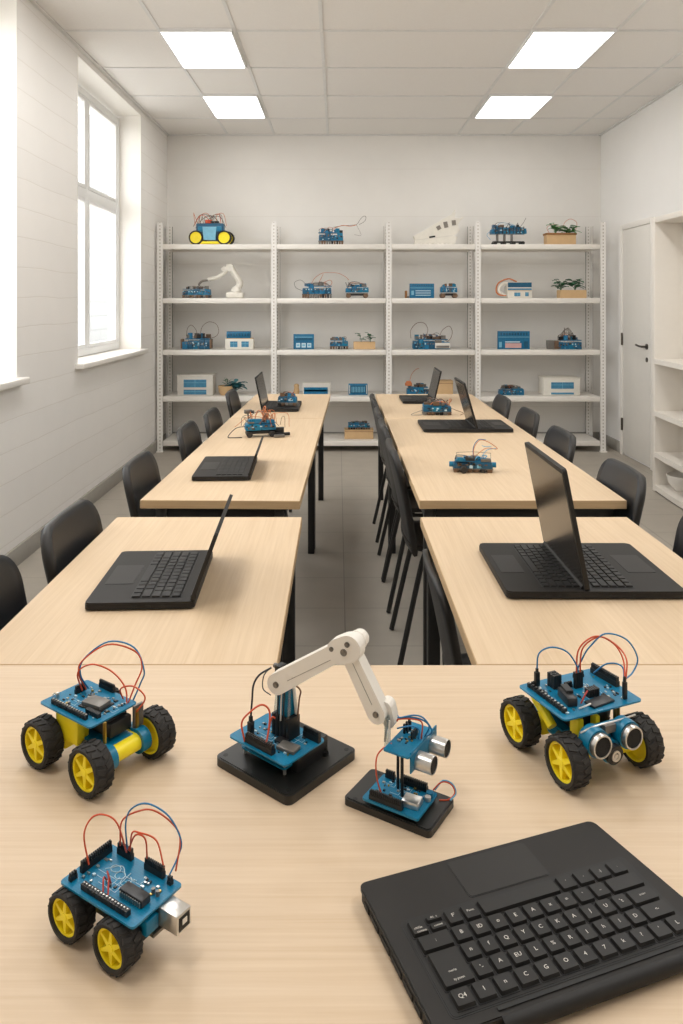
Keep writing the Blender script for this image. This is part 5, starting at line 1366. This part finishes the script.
# fourth shelf
white_box('storage_box', 'large pale storage box with blue label window on the fourth shelf, left bay', 'box', 179.5, 214.5, 20, 3, [(-.32, .40, .32, .78, 'window_blue'), (-.32, .05, .32, .28, 'window_blue')], m='grey_box', lid_=True, depth=.2)
def basket():
    y = IY - .02; k = sm(1, y); t = thing('planter', 'tan basket with dark bluish leaves on the fourth shelf, left bay', 'planter', (sx(226, y), y, levels[3]))
    m = MB(); m.lathe([(0, 0), (.05, 0), (.068, .03), (.075, .085), (.068, .085), (.06, .03), (0, .012)], 'cardboard', 24); m.build('basket', t)
    MB().lathe([(0, .075), (.064, .075), (.064, .06)], 'soil', 24).build('soil', t)
    plant(t, .09, .0, .02, .10, .06, 26, 67, 'teal_leaf', .065, .055); plant(t, .02, 0, .07, .09, .05, 7, 68, 'leaf_dark', .04, .02)
basket()
def long_box():
    white_box('storage_box', 'low pale box with a bright blue band behind the far window-side laptop', 'box', 303, 330.5, 12, 3, [(-.46, .05, .40, .62, 'blue_shelf'), (-.44, .28, .38, .42, 'blue_pale')], m='grey_box', depth=.1)
long_box()
m = MB(); m.lathe([(0, 0), (.02, 0), (.028, .03), (.022, .07), (.026, .09), (.012, .10), (0, .10)], 'cardboard', 18)
tag(m.build('clay_figure', loc=(sx(296.5, IY), IY, levels[3])), 'small tan knobbly figure left of the low blue-banded box, fourth shelf', 'figure')
panel('display_unit', 'small blue framed digital display on the fourth shelf, second bay', 348.5, 367.5, 11, 3, 2, .05)
def orange_robot():
    t = kit('robot_kit', 'blue robot with an orange pod and wire on the fourth shelf, third bay', 'robot kit', sx(418, IY), IY, levels[3], .22, .10, .105, 98, 0, 'none', 5, .04, ('brown', 'grey'), n_top=8)
    m = MB(); m.lathe([(0, .045), (.02, .042), (.034, .02), (.034, 0), (0, 0)], WIRE['orange'], 18, Matrix.Translation((-.09, -.01, .085))); m.build('pod', t)
    MB().tube([(-.08, 0, .12), (-.06, 0, .19), (-.02, 0, .235), (.01, 0, .245)], .0022, WIRE['orange'], 6, 6).build('jumper_wire', t)
orange_robot()
def carton(label, x0, x1, hpx, lev, y):
    w_, h_ = sm(x1 - x0, y), sm(hpx, y); t = thing('cardboard_box', label, 'box', (sx((x0 + x1) / 2, y), y, levels[lev]))
    m = MB(); m.box((0, 0, h_ / 2), (w_, .14, h_), 'cardboard', bev=.002); m.build('body', t)
    m = MB(); m.box((0, 0, h_ + .002), (w_ + .004, .144, .005), 'cardboard'); m.box((0, -.0715, h_ * .86), (w_ + .002, .002, .004), 'rim_brown'); m.build('flap', t)
    return t, h_
carton('plain cardboard box behind the far door-side laptop on the fourth shelf', 435, 452, 13.5, 3, IY + .02)
kit('robot_kit', 'flat blue robot with a mat of loose wires on the fourth shelf, right bay', 'robot kit', sx(511, IY), IY, levels[3], .235, .11, .085, 99, 0, 'none', 10, .035, ('brown', 'grey', 'orange', 'black'), n_top=10)
white_box('storage_box', 'white box with small blue window on the fourth shelf, right bay', 'box', 541, 577, 17.5, 3, [(-.30, .38, .32, .74, 'window_blue'), (-.30, .06, .32, .16, 'window_blue')], m='print_white', lid_=True, depth=.2)
# bottom shelf
_, hb_ = carton('low cardboard box on the bottom shelf carrying a blue board', 344.5, 373, 8.5, 4, IY + .01)
kit('robot_kit', 'blue circuit board stack lying on the low cardboard box, bottom shelf', 'robot kit', sx(359, IY), IY + .01, levels[4] + hb_ + .0045, .21, .10, .075, 110, 0, 'blocks', 3, .015, ('grey', 'black'), n_top=8)

# ------------------------------------------------------------------ light
def area(name, loc, rot, sx_, sy_, power, colr):
    l = bpy.data.lights.new(name, 'AREA'); l.shape = 'RECTANGLE'; l.size = sx_; l.size_y = sy_; l.energy = power; l.color = colr
    o = bpy.data.objects.new(name, l); C.objects.link(o); o.location = loc; o.rotation_euler = rot
    return o
# the rest of the ceiling's panel lights, nearer to and behind the camera
for y in (3.6, 2.1, .6):
    for x in (-.86, 1.45): area('ceiling_lamp', (x, y, ZC - .02), (0, 0, 0), .45, .7, 15, (1, 1, .99))
wd = bpy.data.worlds.new('sky'); bpy.context.scene.world = wd; wd.use_nodes = True
nt = wd.node_tree; bg = nt.nodes['Background']
sky = nt.nodes.new('ShaderNodeTexSky'); sky.sky_type = 'HOSEK_WILKIE'; sky.turbidity = 9; sky.sun_direction = (.5, .4, .75); sky.ground_albedo = .6
mx = nt.nodes.new('ShaderNodeMix'); mx.data_type = 'RGBA'; mx.inputs[0].default_value = .88
nt.links.new(sky.outputs[0], mx.inputs[6]); mx.inputs[7].default_value = (.985, .995, 1, 1)
nt.links.new(mx.outputs[2], bg.inputs['Color']); bg.inputs['Strength'].default_value = 6.5
for a, b in wins:
    p = area('window_portal', (XL - .26, (a + b) / 2, 1.97), (0, R(-90), 0), 1.97, b - a, 1, (1, 1, 1)); p.data.cycles.is_portal = True

# ------------------------------------------------------------------ camera
cd = bpy.data.cameras.new('camera'); cam = bpy.data.objects.new('camera', cd); C.objects.link(cam)
cam.location = (0, 0, 1.375); cam.rotation_euler = (R(90), 0, 0)
cd.sensor_fit = 'AUTO'; cd.sensor_width = 36; cd.lens = 36 * 770 / 1024
cd.shift_x = 3.5 / 1024; cd.shift_y = -209 / 1024; cd.clip_start = .02
bpy.context.scene.camera = cam
sc = bpy.context.scene
sc.view_settings.view_transform = 'Standard'; sc.view_settings.look = 'None'; sc.view_settings.exposure = -0.10
sc.cycles.use_denoising = True; sc.cycles.max_bounces = 8; sc.cycles.diffuse_bounces = 5; sc.cycles.sample_clamp_indirect = 8
sc.cycles.caustics_reflective = False; sc.cycles.caustics_refractive = False
